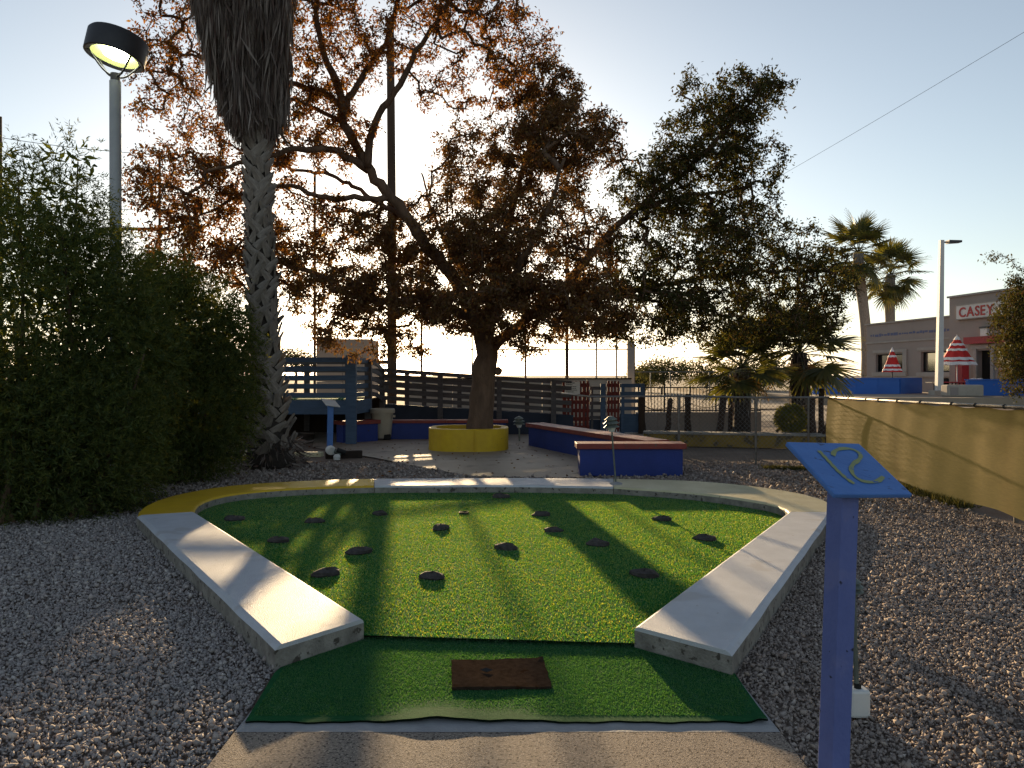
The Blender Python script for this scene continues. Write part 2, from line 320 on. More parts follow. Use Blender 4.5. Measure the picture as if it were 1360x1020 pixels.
KT = 0.13      # top of the kerb
def gk(l): return [G(x, y, KT) for x, y in l]
outer = [gk([(370, 857), (185, 684)]),
         spline(gk([(185, 684), (193, 672), (228, 658.5), (300, 645.5), (400, 638.5), (497, 635.5)]), 5),
         spline(gk([(497, 635.5), (680, 634.5), (815, 635.5)]), 6),
         spline(gk([(815, 635.5), (920, 638.5), (1000, 645.5), (1062, 655), (1100, 666), (1104, 680)]), 5),
         gk([(1104, 680), (968, 865)])]
inner = [gk([(483, 822), (258, 679.5)]),
         spline(gk([(258, 679.5), (263, 670), (287, 660), (330, 653), (400, 648), (497, 645)]), 5),
         spline(gk([(497, 645), (680, 644.5), (815, 646.5)]), 6),
         spline(gk([(815, 646.5), (920, 654), (1000, 664.5), (1036, 672), (1048, 679.5)]), 5),
         gk([(1048, 679.5), (843, 832)])]
inner_all = [p for s in inner for p in s]; outer_all = [p for s in outer for p in s]
GZ = 0.035
green_poly = [(p.x, p.y) for p in inner_all]
tee_poly = [(-0.86, 4.53), (-1.24, 4.06), (-1.186, 3.42), (1.14, 3.42), (1.16, 3.96), (0.70, 4.53)]
course_poly = [(p.x, p.y) for p in outer_all] + [(1.15, 3.95), (1.17, 3.40), (1.18, 1.5), (-1.21, 1.5), (-1.21, 3.40), (-1.25, 4.02)]
# concrete path at the tee: aggregate slab and a smoother strip under the carpet's front edge
sheet('concrete_path', 'concrete', [(-1.21, -1.5), (1.18, -1.5), (1.165, 3.33), (-1.205, 3.33)], 0.0)
sheet('path_strip', 'slab', [(-1.205, 3.334), (1.165, 3.334), (1.155, 3.9), (-1.2, 3.9)], 0.0)
patio_px = [(415, 594), (455, 601), (500, 608.5), (560, 621), (625, 632.5), (700, 634), (778, 634), (850, 604), (930, 586), (945, 572), (700, 568), (420, 568)]
patio_poly = [tuple(G(x, y)[:2]) for x, y in patio_px]
sheet('patio', 'patio', patio_poly, 0.004)
terr = box_obj('terrace_slab', MT['sand'], (38, 58, 0.16), (44, 36, 0.40)); tag(terr, kind='structure')

# gravel: real stones
def make_gravel():
    ico = np.array([(1, 0, 0), (0, 1, 0), (-1, 0, 0), (0, -1, 0), (0, 0, 1), (0, 0, -1)], float)
    fa = np.array([(0, 1, 4), (1, 2, 4), (2, 3, 4), (3, 0, 4), (1, 0, 5), (2, 1, 5), (3, 2, 5), (0, 3, 5)])
    def zone(x0, x1, y0, y1, dens, s0, s1):
        n = int((x1 - x0) * (y1 - y0) * dens); x = rng.uniform(x0, x1, n); y = rng.uniform(y0, y1, n)
        k = ~inside(x, y, course_poly) & ~inside(x, y, patio_poly) & (np.abs(x) < 0.69 * y + 1.0) & (x < 5.2)
        x, y = x[k], y[k]; s = rng.uniform(s0, s1, len(x)) * np.where(rng.random(len(x)) < 0.10, 1.65, 1.0)
        return np.stack([x, y, s], 1)
    beds = [('grey', [zone(-4.5, -0.9, 2.4, 5.2, 5100, 0.0062, 0.0124), zone(-6, -0.9, 5.2, 8.6, 2600, 0.0085, 0.0148)]),
            ('brown', [zone(0.9, 4.5, 2.4, 5.4, 4700, 0.0060, 0.0122), zone(0.9, 5.4, 5.4, 8.6, 2400, 0.008, 0.0145), zone(-6, 5.6, 8.6, 13.6, 520, 0.014, 0.023)])]
    for bed, zs in beds: gravel_bed(bed, np.concatenate(zs), ico, fa)
def gravel_bed(bed, A, ico, fa):
    n = len(A); V = ico[None] * rng.uniform(0.65, 1.25, (n, 6, 1)) + rng.uniform(-.22, .22, (n, 6, 3))
    V *= rng.uniform(0.7, 1.35, (n, 1, 3)) * np.array([1, 1, 0.6])
    q = rng.normal(size=(n, 4)); q /= np.linalg.norm(q, axis=1, keepdims=True); w, a, b, c = q.T
    R = np.stack([1 - 2 * (b * b + c * c), 2 * (a * b - w * c), 2 * (a * c + w * b), 2 * (a * b + w * c), 1 - 2 * (a * a + c * c), 2 * (b * c - w * a),
                  2 * (a * c - w * b), 2 * (b * c + w * a), 1 - 2 * (a * a + b * b)], 1).reshape(n, 3, 3)
    V = np.einsum('nij,nkj->nki', R, V) * A[:, 2][:, None, None]
    z = -0.014 + A[:, 2] * rng.uniform(0.1, 1.3, n)
    V += np.stack([A[:, 0], A[:, 1], z], 1)[:, None, :]
    Fc = (fa[None] + (np.arange(n) * 6)[:, None, None]).reshape(-1, 3)
    o = np_obj('gravel', V.reshape(-1, 3), Fc, MT['gravel' if bed == 'grey' else 'gravelbrown'])
    tag(o, 'loose grey gravel between the big shrub and the white kerb' if bed == 'grey' else 'loose brownish gravel behind the kerb and around the number post', 'gravel', kind='stuff')
make_gravel()

# ================================================================== THE MINIGOLF HOLE
kerb = thing('concrete_kerb', (0, 7, 0), 'wide painted concrete kerb enclosing the green fan-shaped putting carpet', 'kerb')
for i, (o_, i_, mt) in enumerate(zip(outer, inner, ['white', 'yellow', 'white', 'paleyellow', 'white'])):
    n = 14; a = resample(o_, n); b = resample(i_, n)
    top = MB(); side = MB()
    zb, ztop, cham = -0.12, KT, 0.012
    ring = []
    for k in range(n):
        w = (b[k] - a[k]).normalized()
        wob = 0.004 * math.sin(k * 2.3 + i)
        A0, B0 = a[k] - w * 0.02 + w * wob, b[k] + w * 0.003
        ring.append([Vector((A0.x, A0.y, zb)), Vector((A0.x, A0.y, ztop - cham * 2)), Vector((a[k].x, a[k].y, ztop - cham * .5)) + w * 0.004, a[k] + w * 0.022,
                     b[k] - w * 0.022, Vector((b[k].x, b[k].y, ztop - cham * .6)) - w * 0.004, Vector((B0.x, B0.y, ztop - cham * 2)), Vector((B0.x, B0.y, zb))])
    g = 0.004      # hairline joint between the painted sections
    d0 = (ring[1][3] - ring[0][3]).normalized() * g; d1 = (ring[-2][3] - ring[-1][3]).normalized() * g
    ring[0] = [p + d0 for p in ring[0]]; ring[-1] = [p + d1 for p in ring[-1]]
    v = [p for r in ring for p in r[1:7]]
    top.add(v, [(k * 6 + j, k * 6 + j + 1, (k + 1) * 6 + j + 1, (k + 1) * 6 + j) for k in range(n - 1) for j in range(5)] +
            [tuple(range(5, -1, -1)), tuple((n - 1) * 6 + j for j in range(6))])
    sec = top.build('kerb_section', MT[mt], kerb, smooth=False)
    v = [p for r in ring for p in (r[0], r[1], r[6], r[7])]
    side.add(v, [(k * 4 + j, k * 4 + j + 1, (k + 1) * 4 + j + 1, (k + 1) * 4 + j) for k in range(n - 1) for j in (0, 2)] +
             [(0, 3, 2, 1), ((n - 1) * 4, (n - 1) * 4 + 1, (n - 1) * 4 + 2, (n - 1) * 4 + 3)])
    side.build('kerb_side', MT['kerbside'], sec)
    tag(sec, ['white painted kerb section beside the shaded gravel', 'bright yellow painted curved kerb section', 'white painted back kerb section',
              'pale worn yellow curved kerb section', 'white painted kerb section beside the blue number post'][i])

green = thing('putting_green', (0, 7, GZ), 'bright green artificial turf putting surface dotted with small rocks', 'putting green')
gp = [(p.x, p.y) for p in inner_all]
MB().add([(x, y, GZ) for x, y in gp], [tuple(range(len(gp) - 1, -1, -1))]).build('turf_base', MT['turf'], green)
tee = thing('tee_carpet', (0, 4, 0.006), 'darker flat green tee carpet with a curled ragged front edge', 'carpet')
def tee_mesh():
    m = MB(); nx = 60; ny = 8; vs = []
    for j in range(ny + 1):
        t = j / ny
        for i in range(nx + 1):
            s = i / nx
            xl = -1.186 - 0.05 * min(1, t * 1.7) if t < 0.6 else -1.236 + (t - 0.6) / 0.4 * 0.37
            xr = 1.14 + 0.02 * t if t < 0.5 else 1.15 - (t - 0.5) / 0.5 * 0.44
            x = xl + (xr - xl) * s; y = 3.415 + (4.53 - 3.415) * t
            z = 0.010
            if j <= 1:
                curl = 0.015 * math.exp(-((s - 0.36) / 0.075) ** 2) + 0.007 * math.exp(-((s - 0.50) / 0.07) ** 2) + 0.012 * math.exp(-((s - 0.99) / 0.02) ** 2)
                z += curl * (1.0 if j == 0 else 0.25); y += (curl * 0.8 + 0.006 * math.sin(s * 37) + 0.004 * math.sin(s * 91)) * (1 if j == 0 else 0)
            vs.append((x, y, z))
    m.add(vs, [(j * (nx + 1) + i, j * (nx + 1) + i + 1, (j + 1) * (nx + 1) + i + 1, (j + 1) * (nx + 1) + i) for j in range(ny) for i in range(nx)])
    front = vs[:nx + 1]
    m2 = MB(); m2.add([(x, y - 0.002, z) for x, y, z in front] + [(x, y + 0.004, z - 0.012) for x, y, z in front],
                      [(i + 1, i, nx + 1 + i, nx + 2 + i) for i in range(nx)])
    m.build('carpet_sheet', MT['tee'], tee, smooth=True); m2.build('frayed_edge', MT['turfedge'], tee)
tee_mesh()
def pile(parent, poly, n, z, h0, h1, w, mat, name):
    a = np.array(poly); x = rng.uniform(a[:, 0].min(), a[:, 0].max(), n); y = rng.uniform(a[:, 1].min(), a[:, 1].max(), n)
    k = inside(x, y, poly); x, y = x[k], y[k]; m = len(x)
    d = unit(np.stack([rng.normal(0, .42, m), rng.normal(0, .42, m) - 0.1, np.ones(m)], 1))
    V, Fc = blades(np.stack([x, y, np.full(m, z)], 1), d, rng.uniform(h0, h1, m), rng.uniform(w * .6, w * 1.3, m))
    o = np_obj(name, V, Fc, mat, parent); tag(o, kind='stuff')
pile(green, green_poly, 500000, GZ, 0.005, 0.013, 0.0042, LM['pile'], 'turf_pile')
pile(tee, [(-0.86, 4.52), (-1.2, 4.06), (-1.17, 3.47), (1.12, 3.47), (1.14, 3.96), (0.70, 4.52)], 120000, 0.010, 0.003, 0.008, 0.0035, LM['teepile'], 'carpet_fibre')
s0, s1 = G(483, 838, GZ), G(843, 841, GZ)
beam_obj('carpet_seam', MT['turfedge'], (-0.87, 4.520, 0.018), (0.715, 4.505, 0.018), 0.016, 0.028, green)
for yy in ():
    p = G(680, yy, GZ); hw = 1.9 if yy == 735 else 3.0
    beam_obj('carpet_seam', MT['turf'], (-hw, p.y, GZ + 0.003), (hw, p.y + 0.02, GZ + 0.003), 0.018, 0.005, green)
c = G(616, 682, GZ); MB().lathe([(0.055, 0.0), (0.055, 0.018), (0.048, 0.0185), (0.048, 0.003)], (c.x, c.y, GZ), 18).build('cup', MT['black'], green)

rock_spots = [(666, 661, 20), (417, 694, 21), (505, 684, 20), (585, 703, 24), (718, 685, 20), (734, 706, 20), (672, 729, 28), (794, 724, 28), (880, 691, 21),
              (937, 717, 26), (370, 720, 24), (477, 735, 29), (432, 764, 34), (574, 768, 30), (857, 765, 34), (311, 691, 22)]
for i, (px, py, w) in enumerate(rock_spots):
    c = G(px, py, GZ); sz = w * c.y / F / 2 * 1.12
    bmv = []; nlat, nlon = 6, 11; rr = random.Random(i + 3)
    ph = [rr.uniform(0, 6.3) for _ in range(6)]
    mb = MB(); vs = []
    for a in range(nlat + 1):
        th = math.pi * a / nlat
        for b in range(nlon):
            f = 2 * math.pi * b / nlon
            r = 1 + 0.16 * math.sin(2 * f + ph[0]) + 0.10 * math.sin(3 * f + ph[1] + th) + 0.09 * math.sin(4 * th + ph[2] + f) + rr.uniform(-0.07, 0.07)
            vs.append((c.x + sz * r * math.sin(th) * math.cos(f), c.y + sz * 0.75 * r * math.sin(th) * math.sin(f), GZ + 0.012 + max(-0.02, sz * 0.38 * r * math.cos(th))))
    mb.add(vs, [(a * nlon + b, a * nlon + (b + 1) % nlon, (a + 1) * nlon + (b + 1) % nlon, (a + 1) * nlon + b) for a in range(nlat) for b in range(nlon)])
    own = {0: 'dark rock closest to the white back kerb on the turf', 15: 'low rock in shade closest to the yellow curved kerb', 10: 'rock on the turf against the white kerb of the shaded gravel side',
           12: 'wide dark rock near the square end of the white kerb beside the shaded gravel', 13: 'dark rock on the turf lined up with the left end of the brown tee mat', 14: 'wide tan topped rock near the end of the white kerb by the number post',
           9: 'dark rock on the turf beside the white kerb of the number post side', 8: 'small rock on the turf closest to the pale yellow kerb', 3: 'dark rock just in front of the small cup hole'}
    tag(mb.build('rock', MT['rock']), own.get(i, 'small dark rough rock in the middle of the green turf'), 'rock', 'rocks set on the putting green')

tm = thing('tee_mat', (-0.06, 3.98, 0.018), 'small worn brown rubber tee mat with a tear lying on the green carpet', 'mat')
a, b, c_, d = G(600, 875, 0.03), G(721, 873, 0.03), G(733, 910, 0.03), G(600, 912, 0.03)
mb = MB(); nx, ny = 12, 6; vs = []
for j in range(ny + 1):
    for i in range(nx + 1):
        s, t = i / nx, j / ny; p = (d.lerp(c_, s)).lerp(a.lerp(b, s), t); z = 0.026 + 0.003 * math.sin(5 * s + 3 * t)
        if i == nx and j == ny: z += 0.008
        vs.append((p.x + 0.003 * math.sin(17 * t + i), p.y + 0.003 * math.sin(13 * s + j), z))
q = len(vs); vs += [(x, y, 0.012) for x, y, z in vs]
fs = [(j * (nx + 1) + i, j * (nx + 1) + i + 1, (j + 1) * (nx + 1) + i + 1, (j + 1) * (nx + 1) + i) for j in range(ny) for i in range(nx)]
edge = [i for i in range(nx + 1)] + [j * (nx + 1) + nx for j in range(1, ny + 1)] + [ny * (nx + 1) + i for i in range(nx - 1, -1, -1)] + [j * (nx + 1) for j in range(ny - 1, 0, -1)]
fs += [(edge[k], edge[k] + q, edge[(k + 1) % len(edge)] + q, edge[(k + 1) % len(edge)]) for k in range(len(edge))]
mb.add(vs, fs).build('rubber_sheet', MT['rubber'], tm)
c = G(646, 891, 0.03)
MB().add([(c.x - 0.035, c.y + 0.012, 0.0315), (c.x + 0.002, c.y - 0.022, 0.0315), (c.x + 0.035, c.y + 0.008, 0.0315), (c.x, c.y + 0.016, 0.041)], [(0, 1, 3), (1, 2, 3), (2, 0, 3)]).build('torn_flap', MT['black'], tm)

# ------------------------------------------------------------------ number sign posts
def hole_sign(base, top, corners, label, wpost, digits=False, rz=0.33, pm='bluepaint', panm='panelblue'):
    t = thing('number_post', base, label, 'sign')
    base, top = Vector(base), Vector(top); R = Matrix.Rotation(rz, 3, 'Z'); h = wpost / 2
    A, B, C, D = [Vector(p) for p in corners]; nrm = (B - A).cross(D - A).normalized()
    if nrm.z < 0: nrm = -nrm
    def on_panel(q): return q.z + 0  # post top follows the underside of the panel
    ring = []
    for cx, cy in ((-h, -h), (h, -h), (h, h), (-h, h)):
        ring.append(R @ Vector((cx, cy, 0)))
    pc = (A + B + C + D) / 4 - nrm * 0.012
    tops = []
    for r in ring:
        x, y = top.x + r.x, top.y + r.y; z = pc.z - (nrm.x * (x - pc.x) + nrm.y * (y - pc.y)) / nrm.z
        tops.append(Vector((x, y, z)))
    MB().hexa([base + r for r in ring] + tops).build('post', MT[pm], t, bevel=0.004)
    th = nrm * 0.009
    pn = MB().hexa([D - th, C - th, B - th, A - th, D + th, C + th, B + th, A + th]).build('panel', MT[panm], t, bevel=0.004)
    if digits:
        # strokes of the painted number, in (u right, v down) of the panel
        Q = [(228, 390), (565, 397), (825, 640), (460, 638)]
        def uv(p):
            u, v = .5, .5
            for _ in range(30):
                x = (1 - v) * ((1 - u) * Q[0][0] + u * Q[1][0]) + v * ((1 - u) * Q[3][0] + u * Q[2][0]) - p[0]
                y = (1 - v) * ((1 - u) * Q[0][1] + u * Q[1][1]) + v * ((1 - u) * Q[3][1] + u * Q[2][1]) - p[1]
                v -= y / 245; u -= (x - y * 235 / 245) / 350
            return u, v
        strokes = [[(378, 437), (420, 480), (470, 533), (515, 572), (548, 594)],
                   [(446, 462), (452, 440), (480, 427), (520, 426), (555, 438), (576, 458), (570, 482), (545, 500), (533, 525), (545, 555), (580, 580), (625, 587), (662, 581), (686, 562)]]
        for st in strokes:
            pts = []
            for p in st:
                u, v = uv(p); pts.append((A.lerp(B, u)).lerp(D.lerp(C, u), v) + nrm * 0.0115)
            pts = resample(spline(pts, 5), 26); mb = MB(); vs = []
            for k, p in enumerate(pts):
                dr = (pts[min(k + 1, 25)] - pts[max(k - 1, 0)]).normalized(); sd = dr.cross(nrm) * (0.008 + 0.0016 * math.sin(k * 1.7))
                vs += [p - sd, p + sd]
            mb.add(vs, [(2 * k, 2 * k + 1, 2 * k + 3, 2 * k + 2) for k in range(25)]).build('number_stroke', MT['numyellow'], pn)
    return t
sc = [(1.00388533, 2.81919352, 1.29821677), (1.31920547, 2.92643185, 1.28197313), (1.39473601, 2.68080648, 1.12657986), (1.07941587, 2.57356815, 1.1428235)]
sign_main = hole_sign((1.115, 2.68, -0.02), (1.165, 2.70, 1.2), sc, 'blue wooden post with slanted blue panel numbered 12 beside the path', 0.074, True)

# ------------------------------------------------------------------ pagoda path lights
def pagoda(base, top, label, s=1.0, stem=0.011, foot=None):
    base, top = Vector(base), Vector(top); t = thing('path_light', base, label, 'path light')
    d = (top - base).normalized(); M3 = d.to_track_quat('Z', 'Y').to_matrix()
    MB().tube([base, base.lerp(top, 0.5), top - d * 0.16 * s], stem, 8).build('stem', MT['pagoda'], t, smooth=True, auto=True)
    for k, (r, z) in enumerate(((0.085, -0.045), (0.105, -0.095), (0.105, -0.145))):
        MB().lathe([(r * s, z * s), (r * s * 0.99, (z + 0.006) * s), (0.03 * s if k == 0 else 0.055 * s, (z + 0.045) * s)], top, 18, M3).build('louvre', MT['pagoda'], t)
    MB().lathe([(0.035 * s, -0.20 * s), (0.052 * s, -0.16 * s), (0.052 * s, -0.02 * s), (0.012 * s, 0.004 * s)], top, 14, M3).build('lens', MT['plasticwhite'] if foot is None else MT['pagoda'], t)
    if foot:
        mb = MB(); mb.box((base.x, base.y, base.z + foot / 2), (foot * 0.72, foot * 0.6, foot)); mb.build('white_base', MT['plasticwhite'], t, bevel=0.012)
        MB().tube([base + Vector((0, 0, foot * .95)), base + Vector((0, 0, foot * 1.18))], stem * 1.5, 8).build('collar', MT['black'], t)
    return t
b = P(818, 636, 10.0); b.z = KT; tp = P(811, 553, 10.0)
pl = pagoda(b, tp, 'leaning pagoda path light standing on the back kerb before the blue bench', 1.0)
MB().lathe([(0.09, 0), (0.075, 0.02), (0.02, 0.035)], (b.x, b.y, KT - 0.004), 12).build('mortar_foot', MT['slab'], pl)
b = G(1139, 950); tp = P(1133, 768, b.y); pagoda(b, tp, 'pagoda path light with white base half hidden behind the blue number post', 0.42, 0.011, foot=0.125)
b = G(690, 586); pagoda(b, P(689, 553, b.y), 'short grey path light between the red topped benches', 1.3, 0.02)

# ================================================================== BENCHES AND PLANTER
def bench(name, label, segs, h, wd, zb=0.0, wallm='benchblue', capm='benchred', over=0.05, capt=0.085):
    p0 = segs[0][0]; t = thing(name, (p0[0], p0[1], zb), label, 'bench')
    for k, (a, b) in enumerate(segs):
        a, b = Vector((*a, 0)), Vector((*b, 0)); d = (b - a).normalized()
        zc = h - capt / 2 - 0.003 * k
        beam_obj('wall', MT[wallm], a + Vector((0, 0, (zb + h - capt) / 2)), b + Vector((0, 0, (zb + h - capt) / 2)), wd, h - capt - zb, t, bevel=0.006)
        n = max(1, round((b - a).length / 1.6)); a2, b2 = a - d * over, b + d * over
        for i in range(n):      # cap laid in lengths
            q0 = a2.lerp(b2, i / n) + d * (0.002 if i else 0); q1 = a2.lerp(b2, (i + 1) / n) - d * (0.002 if i < n - 1 else 0)
            beam_obj('cap_board', MT[capm], q0 + Vector((0, 0, zc)), q1 + Vector((0, 0, zc)), wd + 2 * over, capt, t, bevel=0.008)
    return t
bench('block_bench', 'bent blue block bench with red cap angling across the patio behind the kerb', [((1.04, 11.95), (2.62, 11.95)), ((2.34, 12.45), (0.52, 16.9))], 0.50, 0.34)
bench('block_bench', 'long low blue block bench with red cap against the ramp', [((-3.0, 18.65), (-0.15, 18.75))], 0.46, 0.36, capt=0.07)
bench('block_bench', 'short blue block bench with red cap under the deck corner', [((-3.95, 17.6), (-3.25, 18.15))], 0.50, 0.34, capt=0.09)

pc = Vector((-0.91, 16.2, 0)); pt = thing('tree_planter', pc, 'yellow painted rounded masonry planter around the tree trunk', 'planter')
def planter_ring(rx, ry, n=40, e=2.7):
    out = []
    for k in range(n):
        t = 2 * math.pi * (k + .5) / n; c, s = math.cos(t), math.sin(t)
        out.append((pc.x + rx * math.copysign(abs(c) ** (2 / e), c), pc.y + ry * math.copysign(abs(s) ** (2 / e), s)))
    return out
po, pi_ = planter_ring(0.835, 0.78), planter_ring(0.69, 0.635); n = len(po); hh = 0.455
mb = MB(); mb.add([(x, y, 0) for x, y in po] + [(x, y, hh - .012) for x, y in po] + [(x * .985 + pc.x * .015, y * .985 + pc.y * .015, hh) for x, y in po] +
                  [(x, y, hh) for x, y in pi_] + [(x, y, 0.05) for x, y in pi_], [(r * n + k, r * n + (k + 1) % n, (r + 1) * n + (k + 1) % n, (r + 1) * n + k) for r in range(4) for k in range(n)])
mb.build('planter_wall', MT['yellow'], pt)
MB().add([(x, y, 0.33) for x, y in pi_], [tuple(range(n))]).build('soil', MT['dirt'], pt)
MB().beam((pc.x + 0.17, pc.y - 0.795, 0.0), (pc.x + 0.17, pc.y - 0.795, hh - 0.02), 0.02, 0.03).build('mortar_joint', MT['yellow'], pt)

# ================================================================== DECK AND RAMP
def rail_run(t, pts_top, offs, mat, w=0.03, h=0.105, name='rail'):
    for o in offs:
        for a, b in zip(pts_top[:-1], pts_top[1:]):
            a, b = Vector(a), Vector(b); a.z -= o; b.z -= o
            beam_obj(name, mat, a, b, w, h, t)
dk = thing('raised_deck', (-6, 17.2, 0), 'raised blue timber deck with horizontal board railing and dark space below', 'deck')
y0 = 17.2; ztop, zfl = 1.93, 0.98
beam_obj('fascia_board', MT['deckblue'], (-11.0, y0, 0.825), (-3.58, y0, 0.825), 0.05, 0.31, dk)
beam_obj('fascia_board', MT['deckblue'], (-3.56, y0, 0.825), (-3.40, 18.5, 0.825), 0.05, 0.31, dk)
box_obj('deck_floor', MT['oldwood'], (-7.2, 18.95, 0.955), (7.4, 3.3, 0.04), dk)
box_obj('deck_turf', MT['tee'], (-7.2, 18.95, 0.985), (7.0, 2.9, 0.015), dk)
for x in (-9.4, -7.6, -5.75): box_obj('post', MT['deckblue'], (x, y0 + 0.07, 1.0), (0.09, 0.09, 1.9), dk)
box_obj('post', MT['deckblue'], (-3.60, y0, 1.0), (0.23, 0.12, 1.98), dk)
box_obj('post', MT['rampwood'], (-3.46, 18.5, 0.97), (0.16, 0.12, 1.92), dk)
rail_run(dk, [(-11.0, y0 - 0.01, ztop), (-3.72, y0 - 0.01, ztop)], [0.04, 0.24, 0.44, 0.63, 0.83], MT['deckblue'])
rail_run(dk, [(-3.58, y0 + 0.06, ztop), (-3.46, 18.44, ztop)], [0.04, 0.24, 0.44, 0.63, 0.83], MT['deckblue'])
for x in (-9.4, -7.9, -6.6, -5.5, -4.4): box_obj('post', MT['rampwood'], (x, 20.6, 1.0), (0.14, 0.1, 1.9), dk)
rail_run(dk, [(-11.0, 20.53, ztop), (-3.3, 20.53, ztop)], [0.04, 0.26, 0.48, 0.70], MT['rampwood'])
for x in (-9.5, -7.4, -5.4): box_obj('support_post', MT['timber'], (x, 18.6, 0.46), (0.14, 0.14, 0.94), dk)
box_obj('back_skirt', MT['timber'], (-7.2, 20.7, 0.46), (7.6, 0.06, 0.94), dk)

rp = thing('ramp', (-1, 20, 0), 'long sloping timber ramp with weathered horizontal board railing behind the tree', 'ramp')
S1, S2, S3 = Vector((-3.44, 18.62, 1.90)), Vector((-3.35, 19.9, 1.70)), Vector((1.55, 20.0, 1.37))
arc = spline([S1, Vector((-3.38, 19.3, 1.84)), S2], 3)
rail_run(rp, arc, [0.03, 0.23, 0.43, 0.62, 0.8], MT['rampwood'])
rail_run(rp, [S2, S3], [0.17, 0.36, 0.55, 0.74], MT['rampwood'])
beam_obj('hand_rail', MT['rampwood'], S2 + Vector((0, -.03, 0)), S3 + Vector((0, -.03, 0)), 0.14, 0.05, rp)
for x, yb in ((508, 0), (585, 0), (663, 0), (735, 0)):
    X = (x - CX) * 19.95 / F; zt = 1.70 + (X + 3.35) / 4.9 * (-0.33)
    box_obj('post', MT['rampwood'], (X, 19.90, zt / 2), (0.13, 0.10, zt - 0.03), rp)
v = [(-3.4, 20.03, 0), (1.6, 20.03, 0), (1.6, 20.03, 0.50), (-3.4, 20.03, 0.80)]
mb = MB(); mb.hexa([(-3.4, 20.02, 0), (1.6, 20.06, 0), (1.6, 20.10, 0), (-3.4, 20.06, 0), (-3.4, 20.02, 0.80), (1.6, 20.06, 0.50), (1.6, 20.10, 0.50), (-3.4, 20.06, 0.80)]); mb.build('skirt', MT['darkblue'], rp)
mb = MB(); mb.hexa([(-3.4, 20.1, 0.72), (1.6, 20.1, 0.42), (1.6, 21.4, 0.42), (-3.4, 21.4, 0.72), (-3.4, 20.1, 0.76), (1.6, 20.1, 0.46), (1.6, 21.4, 0.46), (-3.4, 21.4, 0.76)]); mb.build('ramp_floor', MT['oldwood'], rp)
rail_run(rp, [Vector((-3.35, 21.5, 1.68)), Vector((1.65, 21.5, 1.35))], [0.03, 0.24, 0.43, 0.62], MT['rampwood'], h=0.09)
for x in (540, 563, 610, 700, 778):
    X = (x - CX) * 21.5 / F; zt = 1.68 + (X + 3.35) / 5.0 * (-0.33); box_obj('post', MT['rampwood'], (X, 21.58, zt / 2), (0.12, 0.10, zt), rp)

# red lattice gates with slatted grey fence between
def lattice(label, x0, x1, Y, zt, zb, nv, nh, solid=0):
    t = thing('lattice_gate', ((x0 + x1) / 2, Y, zb), label, 'gate')
    w = (x1 - x0)
    for i in range(nv):
        X = x0 + w * (i + .5) / nv; ww = w / nv * (0.62 if not (solid and i == 0) else 0.98)
        box_obj('slat', MT['latticered'], (X, Y, (zt + zb) / 2), (ww, 0.025, zt - zb), t)
    for j in range(nh):
        Z = zb + (zt - zb) * (j + .5) / nh; box_obj('cross_slat', MT['latticered'], (x0 + w / 2, Y + 0.028, Z), (w, 0.022, (zt - zb) / nh * 0.45), t)
    return t
Yg = 20.3; xx = lambda p: (p - CX) * Yg / F; zz = lambda y: CH + (H0 - y) * Yg / F
lg = lattice('wider red lattice gate carrying a white notice', xx(747), xx(783), Yg, zz(506), 0.05, 7, 6, solid=1)
lattice('narrow red lattice gate beside the blue fence', xx(806), xx(823), Yg, zz(506), 0.05, 4, 6)
nt_ = thing('notice_board', (xx(760), Yg - 0.04, zz(523)), 'small white notice with lines of print on the red lattice gate', 'sign')
box_obj('board', MT['signwhite'], (xx(760), Yg - 0.035, zz(515)), (0.40, 0.02, 0.33), nt_)
for k in range(6):
    n_ = [5, 4, 6, 5, 6, 4][k]; x_ = xx(760) - 0.17
    for j in range(n_):
        w_ = random.uniform(0.035, 0.07); box_obj('print_line', MT['ink'], (x_ + w_ / 2, Yg - 0.047, zz(508.6) - k * 0.047), (w_ * .85, 0.003, 0.022 if k < 2 else 0.014), nt_); x_ += w_
fb = thing('slat_fence', (xx(795), Yg, 0), 'short grey slat fence between the two red lattice gates', 'fence')
for z in (1.20, 1.0, 0.8, 0.6, 0.42): box_obj('slat', MT['rampwood'], (xx(794.5), Yg + 0.1, z), (0.44, 0.03, 0.09), fb)
box_obj('post', MT['deckblue'], (xx(801), Yg + 0.04, 0.66), (0.13, 0.06, 1.32), fb)
box_obj('post', MT['rampwood'], (xx(787), Yg + 0.15, 0.62), (0.06, 0.06, 1.24), fb)
box_obj('skirt_board', MT['darkblue'], (xx(794.5), Yg + 0.14, 0.2), (0.44, 0.03, 0.32), fb)
fb = thing('slat_fence', (xx(840), Yg, 0), 'blue slat fence section ending beside the black iron fence', 'fence')
for z in (1.27, 1.06, 0.86, 0.66): box_obj('slat', MT['deckblue'], (xx(839), Yg + 0.05, z), (0.62, 0.03, 0.10), fb)
box_obj('post', MT['deckblue'], (xx(853), Yg + 0.02, 0.66), (0.12, 0.08, 1.32), fb)
box_obj('post', MT['deckblue'], (xx(827), Yg + 0.02, 0.66), (0.09, 0.08, 1.32), fb)
box_obj('skirt_board', MT['deckblue'], (xx(839), Yg + 0.08, 0.27), (0.62, 0.03, 0.5), fb)

